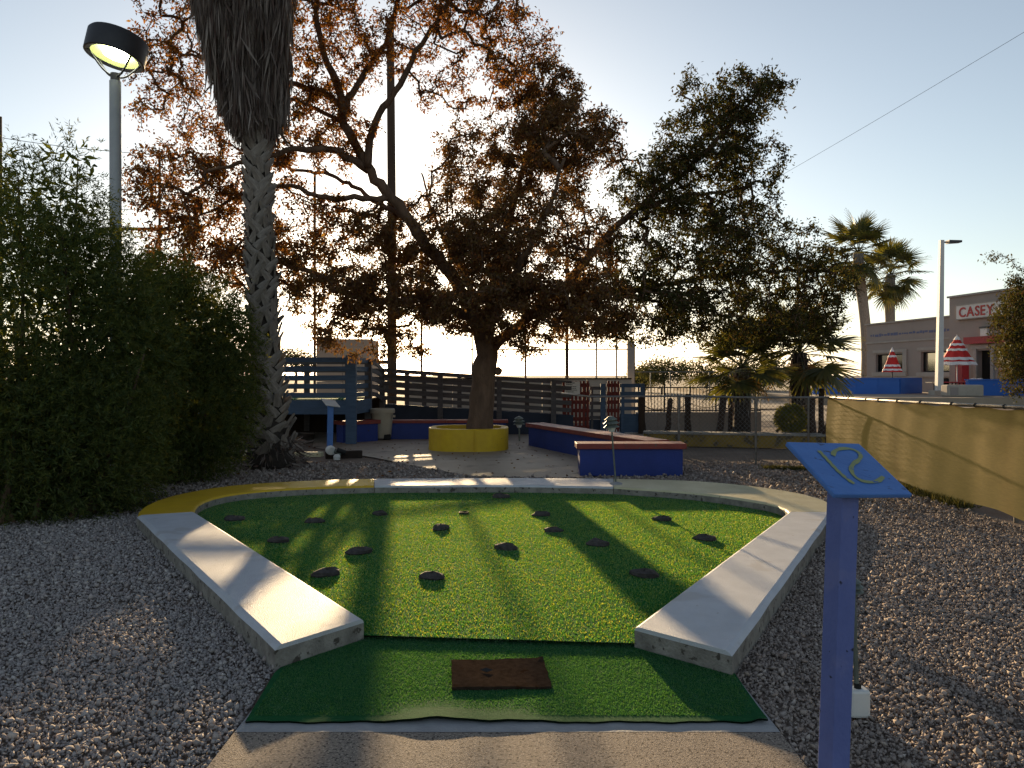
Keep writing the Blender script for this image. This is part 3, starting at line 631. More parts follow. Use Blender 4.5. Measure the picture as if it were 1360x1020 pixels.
# ------------------------------------------------------------------ trash can, small sign, timbers, fallen light
tc_ = G(508, 584); t = thing('trash_can', tc_, 'beige plastic wheeled trash can standing beside the deck post', 'trash can'); x, y = tc_.x, tc_.y
MB().lathe([(0.20, 0.05), (0.205, 0.06), (0.255, 0.64), (0.26, 0.66)], (x, y, 0), 20).build('body', MT['beige'], t, smooth=True, auto=True)
MB().lathe([(0.295, 0.64), (0.30, 0.66), (0.295, 0.735), (0.27, 0.75), (0.255, 0.73), (0.24, 0.60)], (x, y, 0), 20).build('rim', MT['beige'], t, smooth=True, auto=True)
MB().beam((x + 0.05, y - 0.16, 0.075), (x + 0.21, y - 0.10, 0.075), 0.10, 0.13).build('wheel', MT['black'], t, bevel=0.02)
MB().box((x + 0.29, y - 0.1, 0.57), (0.05, 0.10, 0.05)).build('handle', MT['beige'], t)
sb = G(438, 593); pt_ = P(439, 536, sb.y)
A = P(424, 532, sb.y + 0.16); B = P(432, 533, sb.y + .22); C_ = P(445, 540, sb.y - .12); D_ = P(437, 540, sb.y - .16)
cz = pt_
hole_sign((sb.x, sb.y, 0), (cz.x, cz.y, 0.9), [cz + Vector((-.24, .13, .10)), cz + Vector((.06, .16, .06)), cz + Vector((.24, -.13, -.07)), cz + Vector((-.06, -.16, -.03))],
          'short blue number post with slanted panel coloured white as if sunlit in front of the deck', 0.12, pm='panelblue', panm='plasticwhite')  # white panel material puts the sunlight on its top into the colour
tb = thing('timber_edging', G(455, 607), 'dark wooden landscape timber lying at the edge of the patio', 'timber')
a, b = G(432, 608), G(481, 606.5); beam_obj('beam', MT['timber'], a + Vector((0, 0, .05)), b + Vector((0, 0, .05)), 0.12, 0.14, tb, bevel=0.01)
fl = G(446, 608); t = thing('toppled_path_light', fl, 'toppled white path light leaning over the dark timber', 'path light')
M3 = Euler((math.radians(50), math.radians(35), 0)).to_matrix()
MB().lathe([(0.10, 0), (0.085, 0.03), (0.02, 0.13)], fl + Vector((-0.07, -.1, 0.15)), 14, M3).build('cap', MT['plasticwhite'], t)
MB().tube([fl + Vector((-.05, -.1, .17)), fl + Vector((.12, -.12, .07))], 0.045, 8).build('lens', MT['pagoda'], t)
MB().tube([fl + Vector((.05, -.14, .16)), fl + Vector((.20, -.10, .10))], 0.05, 8).build('stem', MT['black'], t)
MB().lathe([(0.06, 0), (0.065, 0.06), (0.045, 0.10)], fl + Vector((0.1, -.35, 0.0)), 14).build('base', MT['plasticwhite'], t)
for i, (p0, p1) in enumerate(((( 285, 604), (428, 605.5)), ((270, 611), (330, 611)))):
    t = thing('course_edging', G(*p0), ['yellow edging strip of the next hole behind the palm trunk', 'second yellow edging strip partly hidden by the shrub'][i], 'edging')
    a, b = G(*p0), G(*p1); beam_obj('edging_board', MT['paleyellow' if i == 0 else 'yellow'], a + Vector((0, 0, .03)), b + Vector((0, 0, .03)), 0.16, 0.09, t, bevel=0.006)

# ================================================================== LAMP POSTS, POLES, WIRES
Yl = 13.0; lp = thing('floodlight_post', ((153 - CX) * Yl / F, Yl, 0), 'tall grey post with a lit round dark drum lamp above the shrubs', 'lamp post')
lx = (153 - CX) * Yl / F; zc = CH + (H0 - 108) * Yl / F
MB().tube([(lx + 0.02, Yl, -0.02), (lx, Yl, zc)], [0.105, 0.092], 14).build('pole', MT['polegrey'], lp, smooth=True, auto=True)
MB().tube([(lx, Yl, zc), (lx, Yl, zc + 0.13)], 0.075, 12).build('collar', MT['lampdark'], lp)
hc = P(151.5, 78, Yl); M3 = Euler((math.radians(-7), math.radians(10), 0)).to_matrix()
MB().lathe([(0.45, 0.0), (0.475, 0.01), (0.48, 0.35), (0.455, 0.385), (0.0, 0.41)], hc, 36, M3, cap=False).build('housing', MT['lampdark'], lp, smooth=True, auto=True)
MB().lathe([(0.45, 0.0), (0.38, 0.03), (0.375, 0.032)], hc, 36, M3, cap=False).build('bezel', MT['lampdark'], lp)
MB().lathe([(0.40, 0.035), (0.30, 0.12), (0.12, 0.17), (0.0, 0.175)], hc, 28, M3, cap=False).build('reflector', MT['reflector'], lp, smooth=True)
MB().lathe([(0.0, 0.02), (0.15, 0.025), (0.21, 0.05), (0.20, 0.10), (0.0, 0.13)], hc + Vector((0.02, 0, 0)), 20, M3.to_3x3(), cap=False).build('bulb', MT['bulb'], lp, smooth=True)
for a in (25, 155, 205, 335):
    e = hc + M3 @ Vector((0.40 * math.cos(math.radians(a)), 0.40 * math.sin(math.radians(a)), 0.02)); b0 = Vector((lx, Yl, zc + 0.06))
    mid = b0.lerp(e, 0.45) + Vector((0, 0, -0.07))
    MB().tube(spline([b0, mid, e], 4), 0.018, 6).build('bracket', MT['lampdark'], lp, smooth=True)

Yu = 23.0; ux = (520.5 - CX) * Yu / F
up = thing('utility_pole', (ux, Yu, 0), 'tall brown wooden utility pole rising behind the ramp through the tree', 'utility pole')
MB().tube([(ux, Yu, -0.3), (ux, Yu, 6), (ux - 0.05, Yu, 12.2)], [0.145, 0.13, 0.11], 14).build('pole', MT['polewood'], up, smooth=True, auto=True)
for z in (11.3, 11.7): MB().tube([(ux - 0.13, Yu - 0.12, z), (ux - 0.13, Yu - 0.26, z + 0.05)], 0.03, 6).build('insulator', MT['lampdark'], up)
def wire(label, a, b, sag, r, n=24):
    a, b = Vector(a), Vector(b); pts = [a.lerp(b, k / n) - Vector((0, 0, sag * 4 * (k / n) * (1 - k / n))) for k in range(n + 1)]
    return tag(MB().tube(pts, r, 5).build('overhead_wire', MT['iron']), label, 'wire')
wire('thin overhead wire sloping up across the open sky over the snack bar', P(830, 348, 60), P(1560, -78, 24), 0.25, 0.008)
wire('thin overhead wire meeting the lit floodlight post above the shrub', P(-60, 172, 34), P(420, 205, 34), 0.5, 0.014)
pp = thing('far_pole', ((2 - CX) * 34 / F, 34, 0), 'thin dark pole standing far behind the big shrub', 'utility pole')
MB().tube([((2 - CX) * 34 / F, 34, 0), ((1 - CX) * 34 / F, 34, CH + (H0 - 155) * 34 / F)], [0.07, 0.05], 8).build('pole', MT['polewood'], pp)

# tall netting frame posts behind the ramp, and pale wall under them
bc = thing('net_frame', ((700 - CX) * 26 / F, 26, 0), 'tall thin pipe frame of a batting cage behind the ramp', 'cage')
Yb = 26.0; X = lambda px: (px - CX) * Yb / F
for px, r, top, m in ((560, 0.04, 330, 'polewood'), (627, 0.03, 330, 'steel'), (698, 0.035, 330, 'polewood'), (753, 0.06, 330, 'polewood'), (792, 0.03, 330, 'steel'), (819, 0.03, 330, 'steel')):
    MB().tube([(X(px), Yb, 0), (X(px), Yb, CH + (H0 - top) * Yb / F)], r, 8).build('post', MT[m], bc, smooth=True, auto=True)
for py, r in ((464, 0.022), (335, 0.03)): MB().tube([(X(540), Yb, CH + (H0 - py) * Yb / F), (X(840), Yb, CH + (H0 - py) * Yb / F)], r, 6).build('rail', MT['steel'], bc)
box_obj('corner_column', MT['trim'], (X(837.5), Yb, 1.35), (0.23, 0.22, 2.7), bc)
box_obj('corner_board', MT['polewood'], (X(842.5), Yb + 0.02, 1.3), (0.05, 0.1, 2.6), bc)
lw = thing('low_wall', (X(690), 25.5, 0), 'long pale low wall with a dark cap seen through the ramp railing', 'wall')
for k in range(5):
    a, b = X(545 + 58 * k), X(545 + 58 * (k + 1)); box_obj('wall_panel', MT['wallpale'], ((a + b) / 2, 25.4, 0.70), (b - a - 0.012, 0.12, 1.42), lw)
    box_obj('cap', MT['timber'], ((a + b) / 2, 25.4, 1.43), (b - a - 0.006, 0.16, 0.05), lw)
bc = thing('net_frame', ((212 - CX) * 24 / F, 24, 0), 'tall brown net frame posts with a crossbar behind the palm', 'cage')
X2 = lambda px: (px - CX) * 24 / F
for px, top in ((212, 212), (418, 230)): MB().tube([(X2(px), 24, 0), (X2(px), 24, CH + (H0 - top) * 24 / F)], 0.042, 8).build('post', MT['polewood'], bc)
MB().beam((X2(150), 24, CH + (H0 - 304) * 24 / F), (X2(230), 24, CH + (H0 - 304) * 24 / F), 0.06, 0.09).build('crossbar', MT['lampdark'], bc)
for py in (278, 345): MB().tube([(X2(120), 24, CH + (H0 - py) * 24 / F), (X2(418), 24, CH + (H0 - py) * 24 / F)], 0.010, 5).build('cable', MT['iron'], bc)

tbd = thing('block_building', ((455 - CX) * 40 / F, 41, 0), 'plain tan block building far behind the deck railing', 'building')
for k in range(2):
    a = (420 + 35 * k - CX) * 40 / F; b = (455 + 35 * k - CX) * 40 / F
    for z0, z1 in ((0, 1.2), (1.215, 2.35), (2.365, 3.43)): box_obj('wall_panel', MT['tan'], ((a + b) / 2, 41.5, (z0 + z1) / 2), (b - a - 0.02, 3, z1 - z0), tbd)

# ================================================================== FENCES ON THE RIGHT
FC = Vector((5.45, 13.2, 0)); FL = Vector((1.35, 13.3, 0)); FE = Vector((5.28, 6.2, 0)); fh = 1.17
cf = thing('chain_link_fence', (3.3, 13.1, 0), 'low chain link fence with steel top rail beyond the bent bench', 'fence')
ZF = lambda x: 1.17 - 0.02 * (x - FL.x) / 4
posts = [FL, Vector((2.88, 13.26, 0)), Vector((4.2, 13.23, 0)), Vector((5.1, 13.21, 0))]
for p in posts[1:]: MB().tube([(p.x, p.y, -0.05), (p.x, p.y, 1.17)], 0.020, 8).build('post', MT['steel'], cf, smooth=True, auto=True)
rl = [Vector((0.95, 14.6, 1.20)), FL + Vector((0, 0, 1.175)), posts[1] + Vector((0, 0, 1.185)), posts[2] + Vector((0, 0, 1.16)), FC + Vector((0, 0, 1.165))]
MB().tube(rl, 0.017, 8).build('top_rail', MT['steel'], cf, smooth=True, auto=True)
def chainlink(a, b, z0, z1, step=0.075, r=0.0026):
    m = MB(); d = (b - a); Ln = d.length; d.normalize(); h = z1 - z0; k = -h
    while k < Ln:
        for sg in (1, -1):
            t0, t1 = k, k + h; u0, u1 = 0.0, 1.0
            if t0 < 0: u0 = -t0 / h
            if t1 > Ln: u1 = (Ln - t0) / h
            if u1 > u0:
                za, zb_ = (z0 + h * u0, z0 + h * u1) if sg > 0 else (z1 - h * u0, z1 - h * u1)
                pa = a + d * (t0 + h * u0); pb = a + d * (t0 + h * u1)
                m.tube([(pa.x, pa.y + 0.003 * sg, za), (pb.x, pb.y + 0.003 * sg, zb_)], r, 3, cap=False)
        k += step
    return m
tag(chainlink(Vector((2.3, 13.27, 0)) + Vector((0, -.025, 0)), FC + Vector((0, -.025, 0)), 0.05, 1.15).build('wire_mesh', MT['steel'], cf), kind='stuff')

sf = thing('screened_fence', (5.4, 9.5, 0), 'fence covered with sunlit tan shade fabric along the gravel', 'fence')
ns, nz = 70, 14; vs = []
for j in range(nz + 1):
    for i in range(ns + 1):
        s = i / ns; t = j / nz; p = FC.lerp(FE, s); y = p.y
        bot = 0.06 + 0.03 * math.sin(s * 21) - 0.02 * s; top_ = 1.14 + 0.012 * math.sin(s * 60) + 0.06 * s
        x = p.x + 0.010 * math.sin(s * 23 + 2.2 * t) + 0.005 * math.sin(s * 75 - 3 * t) - 0.05 * math.sin(math.pi * t) * (0.6 + .4 * math.sin(s * 9))
        vs.append((x - 0.03, y, bot + (top_ - bot) * t))
MB().add(vs, [(j * (ns + 1) + i, j * (ns + 1) + i + 1, (j + 1) * (ns + 1) + i + 1, (j + 1) * (ns + 1) + i) for j in range(nz) for i in range(ns)]).build('shade_fabric', MT['screen'], sf, smooth=True)
MB().tube([FC + Vector((0, 0, 1.165)), FC.lerp(FE, .5) + Vector((0, 0, 1.19)), FE + Vector((0, 0, 1.23))], 0.021, 8).build('top_rail', MT['steel'], sf, smooth=True, auto=True)
for s in (0.0, 0.36, 0.72, 1.0):
    p = FC.lerp(FE, s); MB().tube([(p.x + .03, p.y, -0.05), (p.x + .03, p.y, 1.16 + .06 * s)], 0.024, 8).build('post', MT['steel'], sf, smooth=True, auto=True)
for k in range(12):
    s = (k + random.uniform(.2, .8)) / 12; p = FC.lerp(FE, s); z = 1.165 + .06 * s
    MB().lathe([(0.026, -0.012), (0.028, 0), (0.026, 0.012)], (p.x, p.y, z), 8, Euler((math.radians(90), 0, 0)).to_matrix()).build('tie', MT['black'], sf)

# next hole behind the chain link fence: kerb with yellow face, grey wall, dark posts and rope
nk = thing('far_kerb', G(1000, 596), 'low yellow faced kerb with grey top behind the chain link fence', 'kerb')
a, b = G(855, 591), G(1112, 596)
beam_obj('kerb_face', MT['dullyellow'], a + Vector((0, 0, .13)), b + Vector((0, 0, .13)), 0.30, 0.26, nk)
beam_obj('kerb_top', MT['kerbside'], a + Vector((0, .03, .285)), b + Vector((0, .03, .285)), 0.42, 0.045, nk)
gw = thing('block_wall', G(900, 574), 'low shaded grey wall behind the dark pilings', 'wall'); a, b = G(845, 574), G(1010, 573)
for k in range(6): beam_obj('block_panel', MT['stucco'], a.lerp(b, k / 6) + Vector((0, 0, .27)), a.lerp(b, (k + .985) / 6) + Vector((0, 0, .27)), 0.16, 0.54, gw)
pil = [(852, 530, 853, 576, 9, 'dark piling nearest the blue slat fence'), (890, 533, 886, 582, 7, 'leaning dark piling with a crooked top'), (913, 527, 914, 576, 8, 'straight dark piling behind the fence post'),
       (961, 529, 954, 588, 9, 'leaning dark piling with rounded foot'), (971, 531, 970, 575, 7, 'dark piling beside the leaning one'), (1078, 531, 1079, 590, 9, 'dark piling beside the round yellow bush'), (1091, 520, 1091, 580, 7, 'tall dark piling near the fabric fence')]
for tx, ty, bx, by, w, lab in pil:
    b = G(bx, by); b.z = 0; t_ = P(tx, ty, b.y); r = w * b.y / F / 2
    t = thing('wooden_piling', b, lab, 'piling', 'dark wooden pilings behind the chain link fence')
    pts = [b.lerp(t_, k / 5) + Vector((random.uniform(-.015, .015), 0, 0)) for k in range(6)]
    MB().tube(pts, [r * 1.35, r * 1.1, r, r * 0.95, r, r * 1.05], 9).build('log', MT['oldwood'], t, smooth=True, auto=True)
    MB().lathe([(r * 1.0, 0), (r * 1.15, 0.04), (r * 0.6, 0.09)], t_ - Vector((0, 0, .01)), 9).build('cap', MT['oldwood'], t)
for k in range(len(pil) - 2):
    a, b = pil[k], pil[k + 1]; pa = P(a[0], a[1] + 6, G(a[2], a[3]).y - 0.1); pb = P(b[0], b[1] + 6, G(b[2], b[3]).y - 0.1)
    pts = [pa.lerp(pb, i / 10) - Vector((0, 0, 0.13 * 4 * (i / 10) * (1 - i / 10))) for i in range(11)]
    tag(MB().tube(pts, 0.014, 6).build('rope', MT['oldwood']), 'dark rope sagging between two neighbouring wooden pilings', 'rope', 'ropes between the pilings')
pd = thing('wooden_paddle', G(1100, 595), 'dark paddle shaped board standing at the fence corner', 'paddle')
c = G(1100, 596); MB().tube([c, c + Vector((0, 0, .25)), c + Vector((0.02, 0, .45)), c + Vector((0.05, 0, .58)), c + Vector((0.07, 0, .95))], [0.12, 0.15, 0.12, 0.035, 0.03], 8).build('board', MT['oldwood'], pd, smooth=True)

ifn = thing('iron_fence', (7, 31, 0), 'black iron picket fence in front of the pale dirt road', 'fence')
a, b = G(848, 549.5), G(1010, 549.5); a.z = b.z = 0; nb = 38; hi = 1.08
barmesh = None
for k in range(nb + 1):
    p = a.lerp(b, k / nb)
    if k % 8 == 0: box_obj('post', MT['iron'], (p.x, p.y, hi / 2 + .02), (0.075, 0.075, hi + .06), ifn)
    elif barmesh is None: barmesh = box_obj('bar', MT['iron'], (p.x, p.y, hi / 2), (0.03, 0.03, hi - .04), ifn); b0_ = p.copy()
    else:
        c = barmesh.copy(); COL.objects.link(c); c.parent = ifn; c.location = p - b0_
for z in (0.12, hi - 0.03): beam_obj('rail', MT['iron'], a + Vector((0, 0.03, z)), b + Vector((0, 0.03, z)), 0.03, 0.05, ifn)
gf = thing('far_pipe_fence', (9, 46, 0), 'pale green pipe fence in front of the far trees', 'fence'); Yp = 46
for px in range(838, 1000, 26):
    p = ((px - CX) * Yp / F, Yp); MB().tube([(p[0], p[1], 0), (p[0], p[1], CH + (H0 - 494) * Yp / F)], 0.035, 6).build('post', MT['steel'], gf)
MB().tube([((835 - CX) * Yp / F, Yp, CH + (H0 - 494) * Yp / F), ((1000 - CX) * Yp / F, Yp, CH + (H0 - 494) * Yp / F)], 0.03, 6).build('rail', MT['steel'], gf)

# ================================================================== SNACK BAR BUILDING
bd = Vector((0.1725, -1.0, 0)).normalized(); bn = Vector((-bd.y * -1, bd.x * -1, 0))   # along the facade towards us
C0 = Vector((27.7, 60.0, 0)); bn = Vector((-1.0, -0.1725, 0)).normalized()              # outward normal (to the left)
TZ = 0.36
def fpt(px, off=0.0):       # point on the facade under a photo column
    k = (px - CX) / F; s = (C0.x + bn.x * off - k * (C0.y + bn.y * off)) / (k * bd.y - bd.x); return C0 + bn * off + bd * s, s
bld = thing('snack_bar', C0 + Vector((0, 0, TZ)), 'low mauve grey stucco snack bar with flat parapet and red lettered sign', 'building')
rzb = math.atan2(bd.y, bd.x)
def fbox(name, mat, s0, s1, z0, z1, d0, d1, parent=bld, bevel=0):
    c = C0 + bd * ((s0 + s1) / 2) + bn * ((d0 + d1) / 2); return box_obj(name, MT[mat], (c.x, c.y, (z0 + z1) / 2), (abs(s1 - s0), abs(d1 - d0), z1 - z0), parent, rzb, bevel)
def zat(px, py, off=0.0): p, s = fpt(px, off); return CH + (H0 - py) * p.y / F
sA = fpt(1268)[1]; sEnd = 24.0
w1 = (fpt(1163)[1], fpt(1199)[1], zat(1163, 494), zat(1163, 471)); w2 = (fpt(1223)[1], fpt(1262)[1], zat(1240, 494), zat(1240, 467))
zp = 5.42
fbox('wall', 'stucco', 0, w1[0], TZ, zp, -8, 0); fbox('wall', 'stucco', w1[1], w2[0], TZ, zp, -8, 0); fbox('wall', 'stucco', w2[1], sA, TZ, zp, -8, 0)
for w in (w1, w2):
    fbox('wall', 'stucco', w[0], w[1], TZ, w[2], -8, 0); fbox('wall', 'stucco', w[0], w[1], w[3], zp, -8, 0)
    wi = fbox('window', 'mirrorglass' if w is w2 else 'glass', w[0], w[1], w[2], w[3], -0.32, -0.28)
    for k in (0.0, 0.5, 1.0): s = w[0] + (w[1] - w[0]) * k; fbox('frame', 'black', s - 0.05, s + 0.05, w[2], w[3], -0.27, -0.2, wi)
    for z in (w[2] + .04, w[3] - .04): fbox('frame', 'black', w[0], w[1], z - 0.04, z + 0.04, -0.275, -0.21, wi)
    fbox('sill', 'trim', w[0] - .3, w[1] + .5, w[2] - 0.32, w[2] - 0.03, 0.002, 0.14); fbox('trim', 'trim', w[1] + 0.08, w[1] + 0.5, w[2], w[3] + .1, 0.002, 0.10)
    fbox('trim', 'trim', w[0] - .3, w[1] + .5, w[3] + .1, w[3] + .32, 0.003, 0.08)
fbox('band', 'trim', 0, sA, zat(1151, 456) - 0.06, zat(1151, 456) + 0.06, 0.003, 0.07); fbox('parapet_cap', 'trim', -0.1, sA, zp, zp + 0.10, -8.1, 0.12)
fbox('band', 'trim', 0, sA, TZ + 1.0, TZ + 1.1, 0.003, 0.05)
zs = zat(1158, 446)
s = 0.5
while s < sA - 0.4:
    l = random.uniform(0.12, 0.5); fbox('faded_lettering', 'stripeblue', s, min(s + l, sA - .3), zs - random.uniform(.05, .12), zs + random.uniform(.04, .12), 0.004, 0.012); s += l + random.uniform(0.03, 0.12)
zt2 = 6.62; dr = (fpt(1296, .4)[1], fpt(1319, .4)[1], TZ, zat(1300, 466))
fbox('tall_wall', 'stucco', sA + .003, dr[0], TZ, zt2, -8, 0.4); fbox('tall_wall', 'stucco', dr[1], sEnd, TZ, zt2, -8, 0.4); fbox('tall_wall', 'stucco', dr[0], dr[1], dr[3], zt2, -8, 0.4)
fbox('parapet_cap', 'trim', sA - .1, sEnd + .1, zt2, zt2 + 0.12, -8.1, 0.52)
door = fbox('door', 'doordark', dr[0], dr[1], TZ, dr[3], -0.1, -0.05)
for k in (0, 1): s = dr[k]; fbox('frame', 'trim', s - 0.12, s + 0.12, TZ, dr[3] + .1, 0.403, 0.5, door)
fbox('frame', 'black', dr[0], dr[1], TZ + .9, TZ + 1.0, 0.0, 0.06, door); fbox('frame', 'trim', dr[0] - .3, dr[1] + .3, dr[3] + .103, dr[3] + .35, 0.403, 0.52, door)
fbox('window', 'mirrorglass', dr[1] + .4, dr[1] + 1.6, TZ + .8, dr[3], 0.405, 0.44)
fbox('red_canopy_beam', 'redpaint', fpt(1283, .6)[1], sEnd, zat(1300, 457), zat(1300, 448), 0.42, 0.8)
for px in (1277,): s = fpt(px, 1.2)[1]; fbox('red_pillar', 'redpaint', s - .28, s + .28, TZ, zat(1277, 485) + .3, 0.9, 1.4)
lamp = fbox('wall_lamp', 'signwhite', fpt(1304, .5)[1], fpt(1313, .5)[1], zat(1308, 447), zat(1308, 437), 0.405, 0.62); fbox('lamp_hood', 'lampdark', fpt(1303, .5)[1], fpt(1314.5, .5)[1], zat(1308, 437) + .01, zat(1308, 435) + .02, 0.405, 0.66, lamp)
# sign board with letters
sg0 = fpt(1270, .6)[1]; sgn = thing('lettered_sign', C0 + bd * (sg0 + 4) + bn * 0.6 + Vector((0, 0, zat(1270, 424))), 'long white sign with big red letters on the snack bar parapet', 'sign')
zb_, zt_ = zat(1270, 424, .6), zat(1270, 406.5, .6)
fbox('sign_board', 'signwhite', sg0, sg0 + 9.5, zb_, zt_, 0.42, 0.6, sgn)
for z in (zb_ - .03, zt_ + .03): fbox('sign_frame', 'trim', sg0 - .05, sg0 + 9.55, z - .03, z + .03, 0.415, 0.64, sgn)
def letters(txt, size, s0, z0, mat, parent, off=0.61, ext=0.02):
    s = s0
    for ch in txt:
        if ch == ' ': s += size * 0.32; continue
        cu = bpy.data.curves.new('letter', 'FONT'); cu.body = ch; cu.size = size; cu.extrude = ext; cu.offset = 0.018 * size; cu.resolution_u = 3
        ob = bpy.data.objects.new('tmp', cu); COL.objects.link(ob)
        me = bpy.data.meshes.new_from_object(ob.evaluated_get(bpy.context.evaluated_depsgraph_get())); bpy.data.objects.remove(ob); bpy.data.curves.remove(cu)
        xs = [v.co.x for v in me.vertices]; wch = max(xs) - min(xs); me.materials.clear(); me.materials.append(MT[mat])
        o = bpy.data.objects.new('letter', me); COL.objects.link(o); o.parent = parent
        R = Matrix((bd, Vector((0, 0, 1)), bn)).transposed()
        o.rotation_euler = R.to_euler(); w = C0 + bd * (s - min(xs)) + bn * off + Vector((0, 0, z0)); o.location = w - ORG[parent]; ORG[o] = ORG[parent]
        s += wch + size * 0.09
    return s
hs = zt_ - zb_
bpy.context.view_layer.update()
e1 = letters('CASEY', hs * 1.02, sg0 + 0.25, zb_ + hs * 0.13, 'signred', sgn)
letters('AT THE', hs * 0.62, e1 + 0.22, zb_ + hs * 0.27, 'ink', sgn)

# terrace walls, umbrellas, seats
bw = thing('terrace_wall', (21, 48, TZ), 'bright blue low terrace wall with a returned corner below the snack bar windows', 'wall')
Yw = 48.0; a = ((1080 - CX) * Yw / F, Yw); b = ((1193 - CX) * Yw / F, Yw); c = ((1222 - CX) * 50.5 / F, 50.5); zw = 1.30
nseg = 4
for k in range(nseg):
    x0, x1 = a[0] + (b[0] - a[0]) * k / nseg, a[0] + (b[0] - a[0]) * (k + 1) / nseg; beam_obj('wall_panel', MT['brightblue'], (x0 + .004, Yw, (TZ + zw) / 2), (x1 - .004, Yw, (TZ + zw) / 2), 0.25, zw - TZ, bw)
beam_obj('wall_panel', MT['brightblue'], (b[0] + .1, Yw + .14, (TZ + zw) / 2), (c[0], c[1], (TZ + zw) / 2), 0.25, zw - TZ - .004, bw)
beam_obj('coping', MT['brightblue'], (a[0], Yw, zw + .04), (b[0] + .1, Yw, zw + .04), 0.36, 0.07, bw); beam_obj('coping', MT['brightblue'], (b[0] + .1, Yw + .2, zw + .036), (c[0], c[1] + .1, zw + .036), 0.34, 0.07, bw)
bw = thing('terrace_wall', (29, 44.5, TZ), 'bright blue low terrace wall behind the concrete block bench', 'wall')
for k in range(3): x0 = (1284 - CX) * 44.5 / F + 2.3 * k; beam_obj('wall_panel', MT['brightblue'], (x0, 44.5, (TZ + 1.24) / 2), (x0 + 2.29, 44.5, (TZ + 1.24) / 2), 0.25, 1.24 - TZ, bw)
beam_obj('coping', MT['brightblue'], ((1284 - CX) * 44.5 / F - .05, 44.5, 1.275), ((1284 - CX) * 44.5 / F + 6.95, 44.5, 1.275), 0.35, 0.06, bw)
cb = thing('concrete_block', ((1277 - CX) * 42.5 / F, 42.5, TZ), 'pale concrete block bench with a recessed side beside the light pole', 'bench')
x0, x1 = (1254 - CX) * 42.5 / F, (1302 - CX) * 42.5 / F; zt3 = CH + (H0 - 511) * 42.5 / F
MB().box(((x0 + x1) / 2, 42.5, (TZ + zt3) / 2), (x1 - x0, 0.7, zt3 - TZ)).build('block', MT['wallpale'], cb, bevel=0.08, seg=3)
box_obj('recess_panel', MT['stucco'], (x0 + 0.36, 42.14, TZ + .3), (0.42, 0.03, 0.42), cb)

def umbrella(px, ptop, phem, wpx, Y, label, close):
    x = (px - CX) * Y / F; zt, zh = CH + (H0 - ptop) * Y / F, CH + (H0 - phem) * Y / F; R = wpx * Y / F / 2
    t = thing('patio_umbrella', (x, Y, TZ), label, 'umbrella', 'red patio umbrellas on the terrace')
    MB().tube([(x, Y, TZ), (x, Y, zt - 0.05)], 0.035, 8).build('pole', MT['whitefab'] if close < .5 else MT['iron'], t)
    MB().lathe([(0.02, -0.04), (0.05, 0), (0.03, 0.05), (0.01, 0.10)], (x, Y, zt), 8).build('finial', MT['whitefab'], t)
    MB().lathe([(0.30, 0), (0.30, 0.06), (0.06, 0.12)], (x, Y, TZ), 14).build('foot', MT['lampdark'], t)
    bands = [(0.0, 0.10, 1), (0.10, 0.24, 0), (0.24, 0.31, 1), (0.31, 0.43, 0), (0.43, 0.50, 1), (0.50, 0.74, 0), (0.74, 0.83, 1), (0.83, 0.90, 0), (0.90, 1.0, 1)] if close < .5 else \
            [(0.0, 0.12, 1), (0.12, 0.28, 0), (0.28, 0.36, 1), (0.36, 0.68, 0), (0.68, 0.76, 1), (0.76, 0.86, 0), (0.86, 0.93, 1), (0.93, 1.0, 0)]
    nn = 32
    for b0, b1, wh in bands:
        vs = []
        for t_ in (b0, b1):
            r = R * (0.04 + 0.96 * (t_ ** (0.9 if t_ < .5 else 1.0))); step = 0.05 * R * (1 if wh else 0.0)
            for k in range(nn):
                an = 2 * math.pi * k / nn; pl_ = 1 + 0.07 * math.cos(8 * an) * (0.3 + t_)
                dz = -0.05 * R * abs(math.cos(4 * an)) * (1 if wh and t_ == b1 else .4)
                vs.append((x + (r * pl_ + step) * math.cos(an), Y + (r * pl_ + step) * math.sin(an), zt + (zh - zt) * t_ + dz))
        MB().add(vs, [(k, (k + 1) % nn, nn + (k + 1) % nn, nn + k) for k in range(nn)]).build('ruffle_band' if wh else 'canopy_band', MT['whitefab' if wh else 'red'], t, smooth=False)
umbrella(1271, 447, 484, 43, 46.0, 'open red umbrella with white ruffled bands beside the light pole', 0)
umbrella(1185, 463, 494, 24, 50.5, 'half folded dark red umbrella with white bands before the window', 1)

def chair(px, Y, label, seatm='iron', rz=0.0, ball=False):
    x = (px - CX) * Y / F; t = thing('patio_chair', (x, Y, TZ), label, 'chair', 'patio chairs on the terrace')
    zs = TZ + 0.45
    MB().box((x, Y, zs), (0.5, 0.48, 0.06)).build('seat', MT[seatm], t, bevel=0.02)
    vs = []; n = 9
    for j in range(4):
        for i in range(n):
            a = math.pi * (i / (n - 1)); w = 0.30; zz_ = zs + 0.05 + 0.50 * (j / 3) * (0.72 + 0.28 * math.sin(a))
            vs.append((x - w * math.cos(a), Y + 0.05 - 0.26 * math.sin(a) * 1.0, zz_))
    m = MB().add(vs, [(j * n + i, j * n + i + 1, (j + 1) * n + i + 1, (j + 1) * n + i) for j in range(3) for i in range(n - 1)]).build('backrest', MT[seatm], t, smooth=True)
    sm = m.modifiers.new('s', 'SOLIDIFY'); sm.thickness = 0.03
    for dx in (-.2, .2):
        for dy in (-.18, .18): MB().tube([(x + dx, Y + dy, TZ), (x + dx * .9, Y + dy * .9, zs)], 0.018, 6).build('leg', MT['iron'], t)
chair(1157, 50.0, 'dark round backed chair at the building corner'); chair(1170, 50.0, 'dark round backed chair next to the folded umbrella'); chair(1209, 52.0, 'dark round backed chair behind the wall return')
